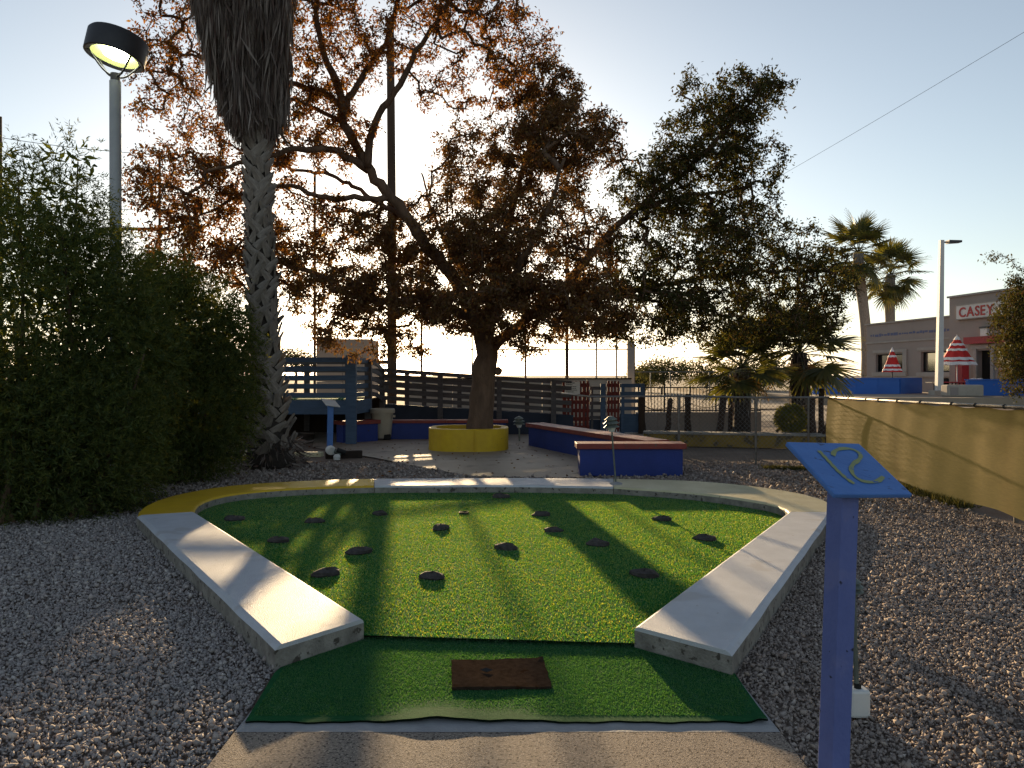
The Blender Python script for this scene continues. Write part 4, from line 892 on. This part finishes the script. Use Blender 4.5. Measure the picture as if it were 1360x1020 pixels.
chair(1254, 47.0, 'dark chair behind the light pole'); chair(1291, 47.5, 'white round backed chair by the doorway', 'whitefab'); chair(1299, 47.3, 'white round backed chair nearer the parked tree', 'whitefab'); chair(1306, 47.8, 'dark chair beside the white chairs')
tb_ = thing('patio_table', ((1272 - CX) * 46 / F, 46, TZ), 'red table under the open umbrella', 'table'); x = (1272 - CX) * 46 / F
MB().lathe([(1.0, 0.72), (1.02, 0.75), (1.0, 0.78)], (x, 46, TZ), 20).build('tabletop', MT['redpaint'], tb_)
for a in range(4): MB().tube([(x + .4 * math.cos(a * 1.57 + .7), 46 + .4 * math.sin(a * 1.57 + .7), TZ), (x + .3 * math.cos(a * 1.57 + .7), 46 + .3 * math.sin(a * 1.57 + .7), TZ + .73)], 0.03, 6).build('leg', MT['iron'], tb_)
tb_ = thing('patio_table', ((1241 - CX) * 46 / F, 46, TZ), 'small pale table at the foot of the light pole', 'table'); x = (1241 - CX) * 46 / F
MB().box((x, 46, TZ + .74), (0.7, 0.7, 0.05)).build('tabletop', MT['wallpale'], tb_); MB().tube([(x, 46, TZ), (x, 46, TZ + .72)], 0.05, 8).build('leg', MT['iron'], tb_)

Yq = 45.0; x = (1247 - CX) * Yq / F; pp = thing('parking_light_pole', (x, Yq, TZ), 'tall white square light pole with a single dark arm lamp', 'lamp post'); ztp = CH + (H0 - 319) * Yq / F
mb = MB(); mb.hexa([(x - .17, Yq - .17, TZ), (x + .17, Yq - .17, TZ), (x + .17, Yq + .17, TZ), (x - .17, Yq + .17, TZ), (x + .04, Yq - .11, ztp), (x + .26, Yq - .11, ztp), (x + .26, Yq + .11, ztp), (x + .04, Yq + .11, ztp)]); mb.build('pole', MT['signwhite'], pp)
box_obj('footing', MT['wallpale'], (x - .05, Yq, TZ + .14), (0.75, 0.7, 0.3), pp)
box_obj('arm', MT['lampdark'], (x + .40, Yq, ztp - .12), (0.28, 0.08, 0.08), pp)
mb = MB(); z = ztp - .2; mb.hexa([(x + .5, Yq - .2, z), (x + 1.25, Yq - .2, z + .05), (x + 1.25, Yq + .2, z + .05), (x + .5, Yq + .2, z), (x + .5, Yq - .2, z + .19), (x + 1.25, Yq - .2, z + .17), (x + 1.25, Yq + .2, z + .17), (x + .5, Yq + .2, z + .19)]); mb.build('lamp_head', MT['lampdark'], pp)

# ================================================================== VEGETATION
def ell_points(e, n, shell=0.0):
    px, py, rx, ry, Y, rY = e; c = P(px, py, Y); r = np.array([rx * Y / F, rY, ry * Y / F])
    d = unit(rng.normal(size=(n, 3))); u = rng.random((n, 1)) ** (1 / 3)
    if shell: u = 1 - (1 - u) * (1 - shell)
    return np.array(c)[None] + d * u * r[None]
class Tree:
    def __init__(s, name, base, label, cat='tree', group=None):
        s.t = thing(name, base, label, cat, group); s.pos = []; s.par = []; s.limb = []
    def add_limb(s, pts, r0, r1, mat, name='branch', n=9):
        pts = [Vector(p) for p in pts]; sp = spline(pts, 5) if len(pts) > 2 else pts
        L = sum((sp[i + 1] - sp[i]).length for i in range(len(sp) - 1)); m = max(4, int(L / 0.16)); q = resample(sp, m)
        for i in range(1, m - 1): q[i] += Vector(rng.normal(0, 0.018, 3))
        rad = [r0 + (r1 - r0) * (i / (m - 1)) ** 0.8 for i in range(m)]
        rad = [r * (1 + 0.05 * math.sin(i * 1.9)) for i, r in enumerate(rad)]
        MB().tube(q, rad, n).build(name, mat, s.t, smooth=True)
        if s.pos:
            a = np.array(s.pos); j = int(np.argmin(np.linalg.norm(a - np.array(q[0]), axis=1)))
        else: j = -1
        for i, p in enumerate(q):
            s.par.append(j); s.pos.append(tuple(p)); s.limb.append(True); j = len(s.pos) - 1
    def grow(s, groups, mat, leaves, step=0.2, tip=0.006, reach=0.074, size=(0.04, 0.105), aspect=0.42, droop=0.5, tail=5, jitter=0.03):
        # groups: list of (points, class, leaves per tip)
        pts = np.concatenate([g[0] for g in groups]); cls = np.concatenate([np.full(len(g[0]), i) for i, g in enumerate(groups)])
        cap = len(s.pos) + int(len(pts) * 14); A = np.full((cap, 3), 1e6); A[:len(s.pos)] = s.pos; n0 = n = len(s.pos)
        par = np.full(cap, -1); par[:n] = s.par
        d0 = np.min(np.linalg.norm(pts[:, None, :] - A[None, :n0:2], axis=2), axis=1); order = np.argsort(d0); tips = []
        for k in order:
            p = pts[k]; dd = A[:n] - p; dist = np.sqrt((dd * dd).sum(1)); dist[:n0] *= 1.0
            j = int(np.argmin(dist)); D = np.linalg.norm(A[j] - p)
            m = min(12, max(2, int(D / step))); mid = (A[j] + p) / 2 + rng.normal(0, 0.10 * D, 3) + np.array([0, 0, 0.10 * D]); st = A[j].copy(); prev = j; chain = []
            for i in range(1, m + 1):
                if n >= cap: break
                t = i / m; A[n] = (1 - t) ** 2 * st + 2 * t * (1 - t) * mid + t * t * p + rng.normal(0, jitter, 3); par[n] = prev; prev = n; chain.append(n); n += 1
            tips.append((chain[-tail:], cls[k]))
        cnt = np.zeros(n); 
        for ch, c in tips: cnt[ch[-1]] += 1
        for i in range(n - 1, n0 - 1, -1): cnt[par[i]] += cnt[i]
        idx = np.arange(n0, n); a = A[par[idx]]; b = A[idx]; rb = tip * np.maximum(cnt[idx], 1) ** 0.46; ra = rb * 1.12
        d = unit(b - a); u = unit(np.cross(d, np.array([0.31, 0.2, 0.93]))); w = np.cross(d, u); K = 4; V = np.empty((len(idx), 2 * K, 3))
        for q in range(K):
            f = 2 * math.pi * q / K; o = u * math.cos(f) + w * math.sin(f); V[:, q] = a + o * ra[:, None]; V[:, K + q] = b + o * rb[:, None]
        base = (np.arange(len(idx)) * 2 * K)[:, None]; quads = np.array([(q, (q + 1) % K, K + (q + 1) % K, K + q) for q in range(K)])
        tag(np_obj('twigs', V.reshape(-1, 3), (base[:, :, None] + quads[None]).reshape(-1, 4), mat, s.t), kind='stuff')
        for gi, (gp_, lm, nl) in enumerate(groups):
            src = [A[rng.choice(ch, nl)] for ch, c in tips if c == gi]
            if not src: continue
            p = np.concatenate(src); m = len(p); p = p + rng.normal(0, reach, (m, 3)) * np.array([1, 1, .8])
            d = unit(rng.normal(size=(m, 3)) + np.array([0, 0, -droop])); L = rng.uniform(size[0], size[1], m)
            V, Fc = leaf_quads(p, d, L, L * aspect * rng.uniform(.75, 1.25, m)); tag(np_obj('crown', V, Fc, lm, s.t), kind='stuff')

# ---- the big tree in the yellow planter
tb0 = P(637, 577, 16.2); tb0.z = 0.3
T = Tree('autumn_tree', tb0, 'spreading tree with rust brown autumn leaves growing from the yellow planter')
def PL(l): return [P(x, y, Y) for x, y, Y in l]
bk = MT['bark']
T.add_limb([tb0] + PL([(638, 545, 16.2), (642, 505, 16.2), (646, 475, 16.2), (646, 450, 16.2)]), 0.285, 0.235, bk, 'trunk', 14)
MB().lathe([(0.02, -0.1), (0.09, -0.03), (0.09, 0.04), (0.02, 0.1)], P(661, 493, 16.1), 10, Euler((0, math.radians(75), 0)).to_matrix()).build('burl', bk, T.t, smooth=True)
T.add_limb(PL([(646, 462, 16.2), (628, 420, 16.1), (600, 365, 15.9), (565, 325, 15.5), (528, 272, 15.2), (497, 235, 15.0), (487, 215, 14.9), (470, 190, 14.8), (457, 160, 14.7), (455, 140, 14.6)]), 0.165, 0.08, bk)
T.add_limb(PL([(456, 145, 14.6), (446, 110, 14.6), (434, 82, 14.5), (424, 45, 14.4), (420, 0, 14.3), (415, -50, 14.2)]), 0.085, 0.035, bk)
T.add_limb(PL([(458, 142, 14.6), (475, 112, 14.8), (490, 90, 14.9), (507, 65, 15.0), (522, 25, 15.0), (535, -30, 15.1)]), 0.075, 0.03, bk)
T.add_limb(PL([(488, 222, 14.9), (492, 185, 14.8), (500, 155, 14.7), (516, 134, 14.6), (535, 105, 14.5), (550, 75, 14.4), (572, 42, 14.2), (600, 0, 14.0), (620, -40, 13.9)]), 0.085, 0.03, bk)
T.add_limb(PL([(489, 226, 15.0), (455, 205, 14.6), (425, 196, 14.2), (385, 200, 13.9), (335, 213, 13.7), (275, 228, 13.6)]), 0.085, 0.03, bk)
T.add_limb(PL([(452, 140, 14.6), (430, 122, 14.5), (385, 112, 14.4), (340, 95, 14.5), (280, 80, 14.7), (225, 70, 14.9)]), 0.065, 0.02, bk)
T.add_limb(PL([(460, 168, 14.7), (430, 150, 15.0), (380, 133, 15.4), (310, 150, 15.9)]), 0.05, 0.02, bk)
T.add_limb(PL([(520, 264, 15.2), (475, 262, 14.7), (430, 262, 14.4), (385, 245, 14.3), (330, 255, 14.4), (260, 290, 14.6)]), 0.07, 0.02, bk)
T.add_limb(PL([(540, 292, 15.3), (500, 268, 15.8), (440, 232, 16.4), (380, 222, 17.0), (300, 190, 17.4)]), 0.06, 0.02, bk)
T.add_limb(PL([(625, 420, 16.1), (570, 400, 15.7), (505, 398, 15.3), (452, 385, 15.0), (420, 362, 14.8), (375, 350, 14.6), (310, 335, 14.5)]), 0.11, 0.03, bk)
T.add_limb(PL([(646, 452, 16.2), (652, 400, 16.4), (662, 340, 16.7), (682, 270, 16.9), (700, 200, 17.0), (712, 140, 17.0)]), 0.15, 0.03, bk)
T.add_limb(PL([(650, 465, 16.2), (682, 436, 16.2), (712, 412, 16.1), (752, 378, 15.9), (795, 325, 15.6), (835, 285, 15.4), (882, 250, 15.2), (932, 208, 15.0), (985, 150, 14.8), (1022, 108, 14.7)]), 0.12, 0.025, bk)
T.add_limb(PL([(840, 282, 15.4), (900, 262, 15.6), (960, 255, 15.8), (1010, 240, 16.0)]), 0.06, 0.02, bk)
T.add_limb(PL([(700, 420, 16.2), (762, 402, 16.6), (832, 388, 16.9), (905, 375, 17.1), (985, 362, 17.2), (1085, 360, 17.3)]), 0.10, 0.02, bk)
T.add_limb(PL([(648, 440, 16.2), (670, 390, 15.2), (700, 335, 14.2), (730, 270, 13.6), (750, 210, 13.2)]), 0.11, 0.025, bk)
T.add_limb(PL([(642, 435, 16.2), (620, 370, 17.2), (580, 300, 18.0), (560, 230, 18.4)]), 0.10, 0.02, bk)
ru, br, gr = LM['rust'], LM['brown'], LM['green']
def EG(l, lm, nl, mul=1.35): return [(np.concatenate([ell_points(e[:6], int(e[6] * mul)) for e in l]), lm, nl)]
groups = []
groups += EG([(225, 100, 50, 110, 14.8, 1.2, 75), (245, 255, 75, 60, 14.4, 1.4, 120), (290, 335, 110, 55, 14.6, 1.6, 170), (430, 60, 110, 75, 14.5, 1.3, 140), (420, 175, 85, 50, 14.8, 1.3, 90),
              (330, 200, 70, 70, 14.6, 1.4, 70), (600, 20, 95, 50, 14.4, 1.3, 95), (690, 70, 60, 60, 14.8, 1.3, 60), (620, 110, 90, 40, 14.8, 1.2, 40), (330, -10, 150, 50, 14.6, 1.5, 80), (560, -60, 160, 60, 14.4, 1.5, 70), (395, 295, 80, 60, 14.8, 1.5, 80)], ru, 46)
groups += EG([(725, 135, 45, 40, 15.5, 1.4, 70), (745, 200, 80, 55, 15.2, 2.0, 170), (650, 220, 90, 55, 16.5, 2.0, 140), (600, 320, 105, 60, 16.6, 2.2, 190), (705, 330, 120, 80, 15.5, 2.4, 300), (520, 400, 85, 45, 15.6, 1.8, 130),
              (430, 380, 70, 45, 15.0, 1.5, 90), (640, 410, 90, 38, 15.6, 2.2, 150), (760, 410, 90, 50, 15.6, 2.2, 150), (480, 320, 70, 50, 16.0, 1.8, 80), (450, 450, 45, 30, 15.4, .8, 22), (530, 460, 40, 25, 16, .8, 18), (690, 455, 40, 20, 15.4, 1.0, 16)], br, 70)
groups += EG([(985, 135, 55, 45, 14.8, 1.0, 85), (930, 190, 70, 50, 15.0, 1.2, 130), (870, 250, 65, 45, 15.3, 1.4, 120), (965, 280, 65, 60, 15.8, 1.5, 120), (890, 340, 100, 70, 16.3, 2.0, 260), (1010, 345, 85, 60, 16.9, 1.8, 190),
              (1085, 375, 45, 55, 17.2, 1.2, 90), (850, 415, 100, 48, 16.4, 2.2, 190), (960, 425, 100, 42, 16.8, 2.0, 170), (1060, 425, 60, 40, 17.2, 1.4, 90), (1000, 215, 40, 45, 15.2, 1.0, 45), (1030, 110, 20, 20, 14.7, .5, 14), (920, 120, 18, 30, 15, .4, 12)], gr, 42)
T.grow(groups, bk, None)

# ---- feathery shrubs on the left
def shrub(name, label, ells, nspr, leaf, per, L=0.28, ll=(0.05, 0.085), lw=0.0125, base=None, stems=6, core=0):
    c0 = base; t = thing(name, c0, label, 'shrub')
    vol = np.array([e[2] * e[3] * e[7] for e in ells]); vol = vol / vol.sum()
    ps, ds = [], []
    for e, v in zip(ells, vol):
        n = int(nspr * v); p = ell_points(e[:6], n, 0.35); cc = np.array(P(e[0], e[1], e[4])); p[:, 2] = np.maximum(p[:, 2], 0.04)
        ps.append(p); ds.append(unit(p - cc[None]))
    p = np.concatenate(ps); d = unit(np.concatenate(ds) * 0.9 + rng.normal(0, .5, p.shape) + np.array([0, 0, 0.25])); n = len(p)
    ln = rng.uniform(.6, 1.3, n) * L; t_ = rng.random((n, per)); sag = -0.25 * ln[:, None] * t_ ** 2
    lp_ = p[:, None] + d[:, None] * (ln[:, None] * t_)[..., None]; lp_[..., 2] += sag
    side = unit(rng.normal(size=(n * per, 3))); ld = unit(np.repeat(d, per, 0) * 0.75 + side * 0.75 + np.array([0, 0, -0.15])); q = lp_.reshape(-1, 3)
    V, Fc = leaf_quads(q, ld, rng.uniform(*ll, len(q)), rng.uniform(.7, 1.3, len(q)) * lw, 0.1); V[:, 2] = np.maximum(V[:, 2], 0.005)
    tag(np_obj('foliage', V, Fc, leaf, t), kind='stuff')
    if core:
        q = np.concatenate([ell_points((e[0], e[1], e[2] * .8, e[3] * .8, e[4], e[5] * .8), int(core * v)) for e, v in zip(ells, vol)]); q[:, 2] = np.maximum(q[:, 2], .15)
        V, Fc = leaf_quads(q, unit(rng.normal(size=q.shape)), rng.uniform(.1, .2, len(q)), rng.uniform(.03, .06, len(q))); V[:, 2] = np.maximum(V[:, 2], .01)
        tag(np_obj('inner_foliage', V, Fc, leaf, t), kind='stuff')
    for k in range(stems):
        e = ells[k % len(ells)]; cc = P(e[0] + random.uniform(-.5, .5) * e[2], e[1], e[4] + random.uniform(-.4, .4)); b = Vector(c0) + Vector((random.uniform(-.4, .4), random.uniform(-.3, .3), -0.02))
        MB().tube(spline([b, b.lerp(cc, .5) + Vector((random.uniform(-.15, .15), 0, 0)), cc], 4), [0.035 - 0.0032 * i for i in range(9)], 6).build('stem', bk, t, smooth=True)
    return t
shrub('feathery_shrub', 'huge dark feathery leaved shrub overhanging the gravel and yellow kerb', [(40, 430, 150, 160, 9.2, 1.5, 0, 1.0), (20, 590, 175, 130, 8.7, 1.1, 0, 1.2), (110, 600, 95, 115, 8.9, .9, 0, 1.3), (55, 285, 85, 65, 9.6, .8, 0, 0.7), (120, 380, 75, 85, 9.6, .9, 0, .9),
      (90, 215, 45, 32, 9.8, .35, 0, .22), (15, 235, 40, 40, 9.8, .4, 0, .3), (175, 470, 55, 90, 9.4, .8, 0, 1.0)], 14000, LM['shrub'], 12, core=9000, base=G(60, 690), stems=9)
shrub('feathery_shrub', 'smaller feathery shrub with sunlit yellow edges beside the palm trunk', [(250, 440, 70, 75, 11.6, .9, 0, 1.0), (255, 540, 75, 85, 11.3, .8, 0, 1.0), (215, 400, 45, 60, 11.8, .7, 0, .8), (300, 470, 38, 60, 11.6, .6, 0, .6), (240, 600, 60, 38, 11.2, .6, 0, .7), (318, 520, 22, 35, 11.8, .4, 0, .25)],
      8000, LM['shrub'], 12, core=5000, base=G(235, 638), stems=7)
shrub('round_bush', 'small round yellow green clipped bush behind the chain link fence', [(1050, 556, 17, 17, 17.6, .30, 0, 1)], 1500, LM['ball'], 14, L=0.10, ll=(.03, .05), lw=0.012, base=P(1050, 575, 17.6), stems=2)
# low weeds at the foot of the fabric fence and by the fence post
def weeds(name, label, pts, n, h):
    a = np.array([tuple(p) for p in pts]); L = np.r_[0, np.cumsum(np.linalg.norm(np.diff(a, axis=0), axis=1))]; s = rng.random(n) * L[-1]
    p = np.stack([np.interp(s, L, a[:, k]) for k in range(3)], 1) + rng.normal(0, .06, (n, 3)) * np.array([1, 1, 0]); d = unit(rng.normal(0, .5, (n, 3)) + np.array([0, 0, 1]))
    V, Fc = leaf_quads(p, d, rng.uniform(.3, 1, n) * h, np.full(n, .012)); tag(np_obj(name, V, Fc, LM['far']), label, 'weeds', kind='stuff')
weeds('weeds', 'low green weeds along the foot of the fabric fence', [(5.38, 11.5, 0), (5.30, 9.8, 0), (5.27, 8.9, 0)], 2600, 0.12)
weeds('grass_tufts', 'thin dull grass growing under the chain link fence', [(4.2, 12.7, 0), (4.7, 12.5, 0), (5.2, 12.6, 0)], 2200, 0.09)

# ---- palms
def fan_frond(seed, Lp, R, nb, droop, mat):
    r = random.Random(seed); mb = MB(); K = 6
    pet = [Vector((Lp * t, 0, -droop * 0.25 * Lp * t * t)) for t in (0, .5, 1)]; e = pet[-1]
    mb.tube(pet, [0.022 * R, 0.016 * R, 0.012 * R], 4)
    sl = -droop * 0.5
    for i in range(nb):
        a = math.radians(-118 + 236 * (i + r.uniform(-.25, .25)) / (nb - 1)); ln = R * (0.72 + 0.28 * math.cos(a * 0.62)) * r.uniform(.88, 1.08); wd = R * 0.042
        dx, dy = math.cos(a), math.sin(a); vs = []
        for k in range(4):
            t = k / 3; w = wd * (0.55, 1.0, 0.8, 0.06)[k]; rr = ln * t
            z = e.z + sl * rr * max(0, dx) * .6 - droop * 0.55 * ln * t ** 2.6 * (0.6 + .4 * r.random()) + (0.02 * R if i % 2 else 0) * t
            cx, cy = e.x + dx * rr, e.y + dy * rr
            vs += [(cx - dy * w, cy + dx * w, z), (cx + dy * w, cy - dx * w, z - 0.012 * R)]
        mb.add(vs, [(2 * k, 2 * k + 1, 2 * k + 3, 2 * k + 2) for k in range(3)])
    me = bpy.data.meshes.new('frond'); me.from_pydata(mb.v, [], mb.f); me.update(); me.materials.append(mat); return me
def crown(t, top, meshes, n, tilt0, tilt1, scale=1.0, name='frond', seed=0):
    r = random.Random(seed)
    for k in range(n):
        f = (k + .5) / n; o = bpy.data.objects.new(name, r.choice(meshes)); COL.objects.link(o); o.parent = t
        o.location = Vector(top) - ORG[t] + Vector((0, 0, r.uniform(-.1, .1))); az = k * 2.39996 + r.uniform(-.2, .2); tl = math.radians(tilt0 + (tilt1 - tilt0) * f + r.uniform(-8, 8))
        o.rotation_euler = (Matrix.Rotation(az, 3, 'Z') @ Matrix.Rotation(-tl, 3, 'Y') @ Matrix.Rotation(r.uniform(-.3, .3), 3, 'X')).to_euler(); s = scale * r.uniform(.85, 1.12); o.scale = (s, s, s)
big = [fan_frond(k, 1.35, 1.15, 26, 0.45, LM['palm']) for k in range(3)]; bigdead = [fan_frond(10 + k, 1.2, 1.1, 22, 0.8, LM['deadpalm']) for k in range(2)]

# tall shaggy palm
Yp = 12.9; pb = P(360, 622, Yp); pb.z = 0
cl = [pb, P(356, 560, Yp), P(353, 480, Yp), P(350, 400, Yp), P(345, 300, Yp), P(341, 200, Yp), P(333, 120, Yp), P(324, 0, Yp), P(319, -90, Yp), P(315, -190, Yp)]
rads = [0.46, 0.30, 0.235, 0.21, 0.195, 0.18, 0.18, 0.2, 0.2, 0.2]
pal = thing('tall_palm', pb, 'tall palm with criss cross leaf bases and a shaggy grey thatch skirt', 'palm tree')
cs = spline(cl, 4); rs = np.interp(np.linspace(0, 9, len(cs)), range(10), rads)
MB().tube(cs, [r * .92 for r in rs], 16).build('trunk', MT['palmbark'], pal, smooth=True)
mb = MB(); bs = []      # one old leaf base: a tapering curved wedge split from the trunk
for k, (z, w, o) in enumerate(((-0.09, .078, .00), (0.0, .070, .026), (0.09, .050, .050), (0.15, .034, .072))):
    bs += [(-w, o, z), (0, o + .022 - .003 * k, z), (w, o, z), (0, o - .02, z)]
mb.add(bs, [(4 * k + i, 4 * k + (i + 1) % 4, 4 * k + 4 + (i + 1) % 4, 4 * k + 4 + i) for k in range(3) for i in range(4)] + [(12, 13, 14, 15)])
bme = bpy.data.meshes.new('leaf_base'); bme.from_pydata(mb.v, [], mb.f); bme.update(); bme.materials.append(MT['boot'])
ca = np.array([tuple(p) for p in cs]); k = 0; z = 0.30; rr = random.Random(4)
while z < 6.3 and k < 298:
    c = np.array([np.interp(z, ca[:, 2], ca[:, q]) for q in range(3)]); r = np.interp(z, ca[:, 2], rs); a = k * 2.39996 * 1.0
    o = bpy.data.objects.new('leaf_base', bme); COL.objects.link(o); o.parent = pal; low = z < 1.2
    dirv = Vector((math.cos(a), math.sin(a), 0)); tw = rr.choice((-1, 1)) * rr.uniform(.45, .85)
    M_ = Matrix.Rotation(a - math.pi / 2, 3, 'Z') @ Matrix.Rotation(rr.uniform(-.12, .05) - (0.15 if low else 0), 3, 'X') @ Matrix.Rotation(tw, 3, 'Y')
    o.rotation_euler = M_.to_euler(); o.location = Vector(c) + dirv * (r * .9) - ORG[pal]; s = rr.uniform(.85, 1.25) * (1.1 if low else 1.0); o.scale = (s, s, s * rr.uniform(.9, 1.3)); z += 0.0205; k += 1
n = 320; a = rng.uniform(0, 6.283, n); z = rng.uniform(0.02, .5, n); p = np.stack([pb.x + np.cos(a) * (.5 - .2 * z), pb.y + np.sin(a) * (.5 - .2 * z), z], 1)
d = unit(np.stack([np.cos(a) * .8, np.sin(a) * .8, rng.uniform(-.9, .6, n)], 1)); V, Fc = leaf_quads(p, d, rng.uniform(.12, .38, n), rng.uniform(.02, .05, n)); V[:, 2] = np.maximum(V[:, 2], .004)
tag(np_obj('root_fibre', V, Fc, LM['thatch'], pal), kind='stuff')
# thatch skirt
n = 15000; zt = rng.uniform(0, 1, n); zz_ = 5.75 + zt * 4.4; a = rng.uniform(0, 6.283, n); prof = np.interp(zz_, [5.6, 6.0, 6.8, 7.6, 9.0, 10.2], [.30, .44, .60, .74, .82, .55]) * rng.uniform(.55, 1.05, n) ** .5
prof *= 1 + .14 * np.sin(3 * a + 1.0 + zz_) + .10 * np.sin(7 * a - 2 * zz_)
cc = np.stack([np.interp(zz_, ca[:, 2], ca[:, q]) for q in range(2)], 1); p = np.stack([cc[:, 0] + np.cos(a) * prof, cc[:, 1] + np.sin(a) * prof, zz_], 1)
sp = np.where(rng.random(n) < .12, .24, .08); d = unit(np.stack([np.cos(a) * -.08 + rng.normal(0, 1, n) * sp, np.sin(a) * -.08 + rng.normal(0, 1, n) * sp, -np.ones(n)], 1)); V, Fc = leaf_quads(p, d, rng.uniform(.25, .8, n), rng.uniform(.010, .045, n))
V[:, 2] = np.maximum(V[:, 2], np.repeat(5.42 + 0.14 * np.sin(a * 5) + rng.uniform(0, .42, n) ** 1.5, 4)); tag(np_obj('dead_frond_skirt', V, Fc, LM['thatch'], pal), kind='stuff')
crown(pal, (P(315, -200, Yp).x, Yp, 10.3), big, 26, 75, -35, 1.0, seed=3)

def far_palm(px, pyc, pxb, Y, label, seed):
    b = P(pxb, 490, Y); b.z = 0; tp = P(px, pyc, Y); t = thing('fan_palm_tree', b, label, 'palm tree', 'palms behind the snack bar')
    pts = [b.lerp(tp, k / 8) + Vector((0.25 * math.sin(k * .5), 0, 0)) for k in range(9)]; pts[-1] = tp
    MB().tube(pts, [0.55, .5, .46, .44, .42, .42, .44, .48, .4], 12).build('trunk', MT['boot'], t, smooth=True)
    crown(t, tp, big, 34, 88, -55, 1.45, seed=seed); crown(t, tp - Vector((0, 0, .5)), bigdead, 9, -55, -75, 0.95, 'dead_frond', seed)
far_palm(1140, 335, 1151, 66, 'taller of the two fan palms rising beside the snack bar corner', 5); far_palm(1183, 365, 1175, 70, 'shorter fan palm half behind its taller neighbour', 9)
sm = [fan_frond(30 + k, 0.75, 0.72, 24, 0.38, LM['palm']) for k in range(3)]; smd = [fan_frond(40 + k, 0.5, 0.6, 20, 0.7, LM['deadpalm']) for k in range(2)]
def fan_palm(px, py, Y, label, s, seed):
    tp = P(px, py, Y); b = Vector((tp.x, tp.y, 0)); t = thing('young_fan_palm', b, label, 'palm tree')
    MB().tube([b, b.lerp(tp, .5), tp], [0.24 * s, .2 * s, .15 * s], 10).build('trunk', MT['palmbark'], t)
    nn = 500; a = rng.uniform(0, 6.283, nn); z = rng.uniform(.3, 1, nn) * tp.z; r = rng.uniform(.15, .22, nn) * s; p = np.stack([b.x + np.cos(a) * r, b.y + np.sin(a) * r, z], 1)
    d = unit(np.stack([np.cos(a) * .1, np.sin(a) * .1, -np.ones(nn)], 1)); V, Fc = leaf_quads(p, d, rng.uniform(.1, .3, nn), np.full(nn, .03)); V[:, 2] = np.maximum(V[:, 2], .01); tag(np_obj('dead_frond_skirt', V, Fc, LM['thatch'], t), kind='stuff')
    crown(t, tp, sm, 30, 80, -38, s, seed=seed); crown(t, tp - Vector((0, 0, .1)), smd, 5, -15, -40, s * .8, 'dead_frond', seed)
fan_palm(985, 488, 19.0, 'young fan palm with yellowed lower fronds behind the pilings', 0.95, 2); fan_palm(1062, 468, 19.5, 'larger young fan palm reaching toward the blue terrace wall', 1.15, 6)

# ---- other trees
def cloud_tree(name, label, px, py, Y, ells, n, lm, base_px, group=None, r=0.12, size=(.06, .12), nl=26, step=.3, reach=.16):
    b = Vector(((base_px - CX) * Y / F, Y, 0)); T_ = Tree(name, b, label, 'tree', group); tp = P(px, py, Y)
    T_.add_limb([b, b.lerp(tp, .5) + Vector((.1, 0, 0)), tp], r, r * .5, bk, 'trunk', 9)
    for e in ells[:4]: T_.add_limb([b.lerp(tp, .7), b.lerp(tp, .85).lerp(P(e[0], e[1], e[4]), .5) + Vector((0, 0, .1)), P(e[0], e[1], e[4])], r * .5, r * .15, bk)
    v = np.array([e[2] * e[3] * e[5] for e in ells]); v = v / v.sum()
    T_.grow([(np.concatenate([ell_points(e, max(3, int(n * w))) for e, w in zip(ells, v)]), lm, nl)], bk, None, step=step, tip=r * .05, reach=reach, size=size)
cloud_tree('dark_tree', 'dark drooping tree overhanging the right end of the snack bar', 1420, 440, 22, [(1375, 440, 45, 70, 22, 1.4), (1440, 400, 70, 70, 22, 1.6), (1365, 500, 32, 30, 21.8, .8), (1345, 475, 18, 40, 21.6, .6), (1322, 342, 16, 10, 21.5, .2), (1350, 360, 20, 14, 21.6, .3), (1340, 430, 15, 30, 21.5, .4), (1350, 400, 18, 30, 21.5, .5)], 1100, gr, 1450, size=(.06, .11), nl=44, reach=.1)
far = [(880, 488, 62, [(880, 492, 38, 15, 62, 2.5)], 880, 'wide dark tree crown behind the pale pipe fence'), (945, 490, 66, [(945, 496, 45, 16, 66, 2.5)], 935, 'grey green tree crown behind the iron fence'),
       (1010, 492, 58, [(1010, 496, 40, 16, 58, 2.5)], 1005, 'far tree crown behind the young fan palms'), (392, 470, 70, [(388, 476, 28, 13, 70, 2), (405, 482, 18, 12, 70, 2)], 392, 'far pale tree seen over the deck railing'),
       (855, 496, 70, [(852, 500, 22, 10, 70, 1.6)], 855, 'low far bush beside the corner column')]
for px, py, Y, el, bx, lab in far: cloud_tree('far_tree', lab, px, py, Y, el, 130, LM['far'], bx, 'far trees beyond the course', 0.16, size=(.14, .26), nl=34, step=.5, reach=.4)

# fallen leaves on the gravel, patio and turf edge
n = 320; x = rng.normal(-1.6, 2.6, n); y = rng.uniform(9.2, 17.5, n); k = ~inside(x, y, green_poly) & ~inside(x, y, course_poly); x, y = x[k], y[k]; n = len(x)
k2 = rng.random(n) < .12
p = np.stack([x, y, np.full(n, 0.014)], 1); p[:, 2] += np.where(inside(x, y, patio_poly), 0, .02); d = unit(np.stack([rng.normal(size=n), rng.normal(size=n), rng.normal(0, .12, n)], 1))
V, Fc = leaf_quads(p, d, rng.uniform(.03, .07, n), rng.uniform(.02, .035, n)); tag(np_obj('fallen_leaves', V, Fc, LM['rust']), 'scattered fallen brown leaves on the patio and gravel', 'leaves', kind='stuff')
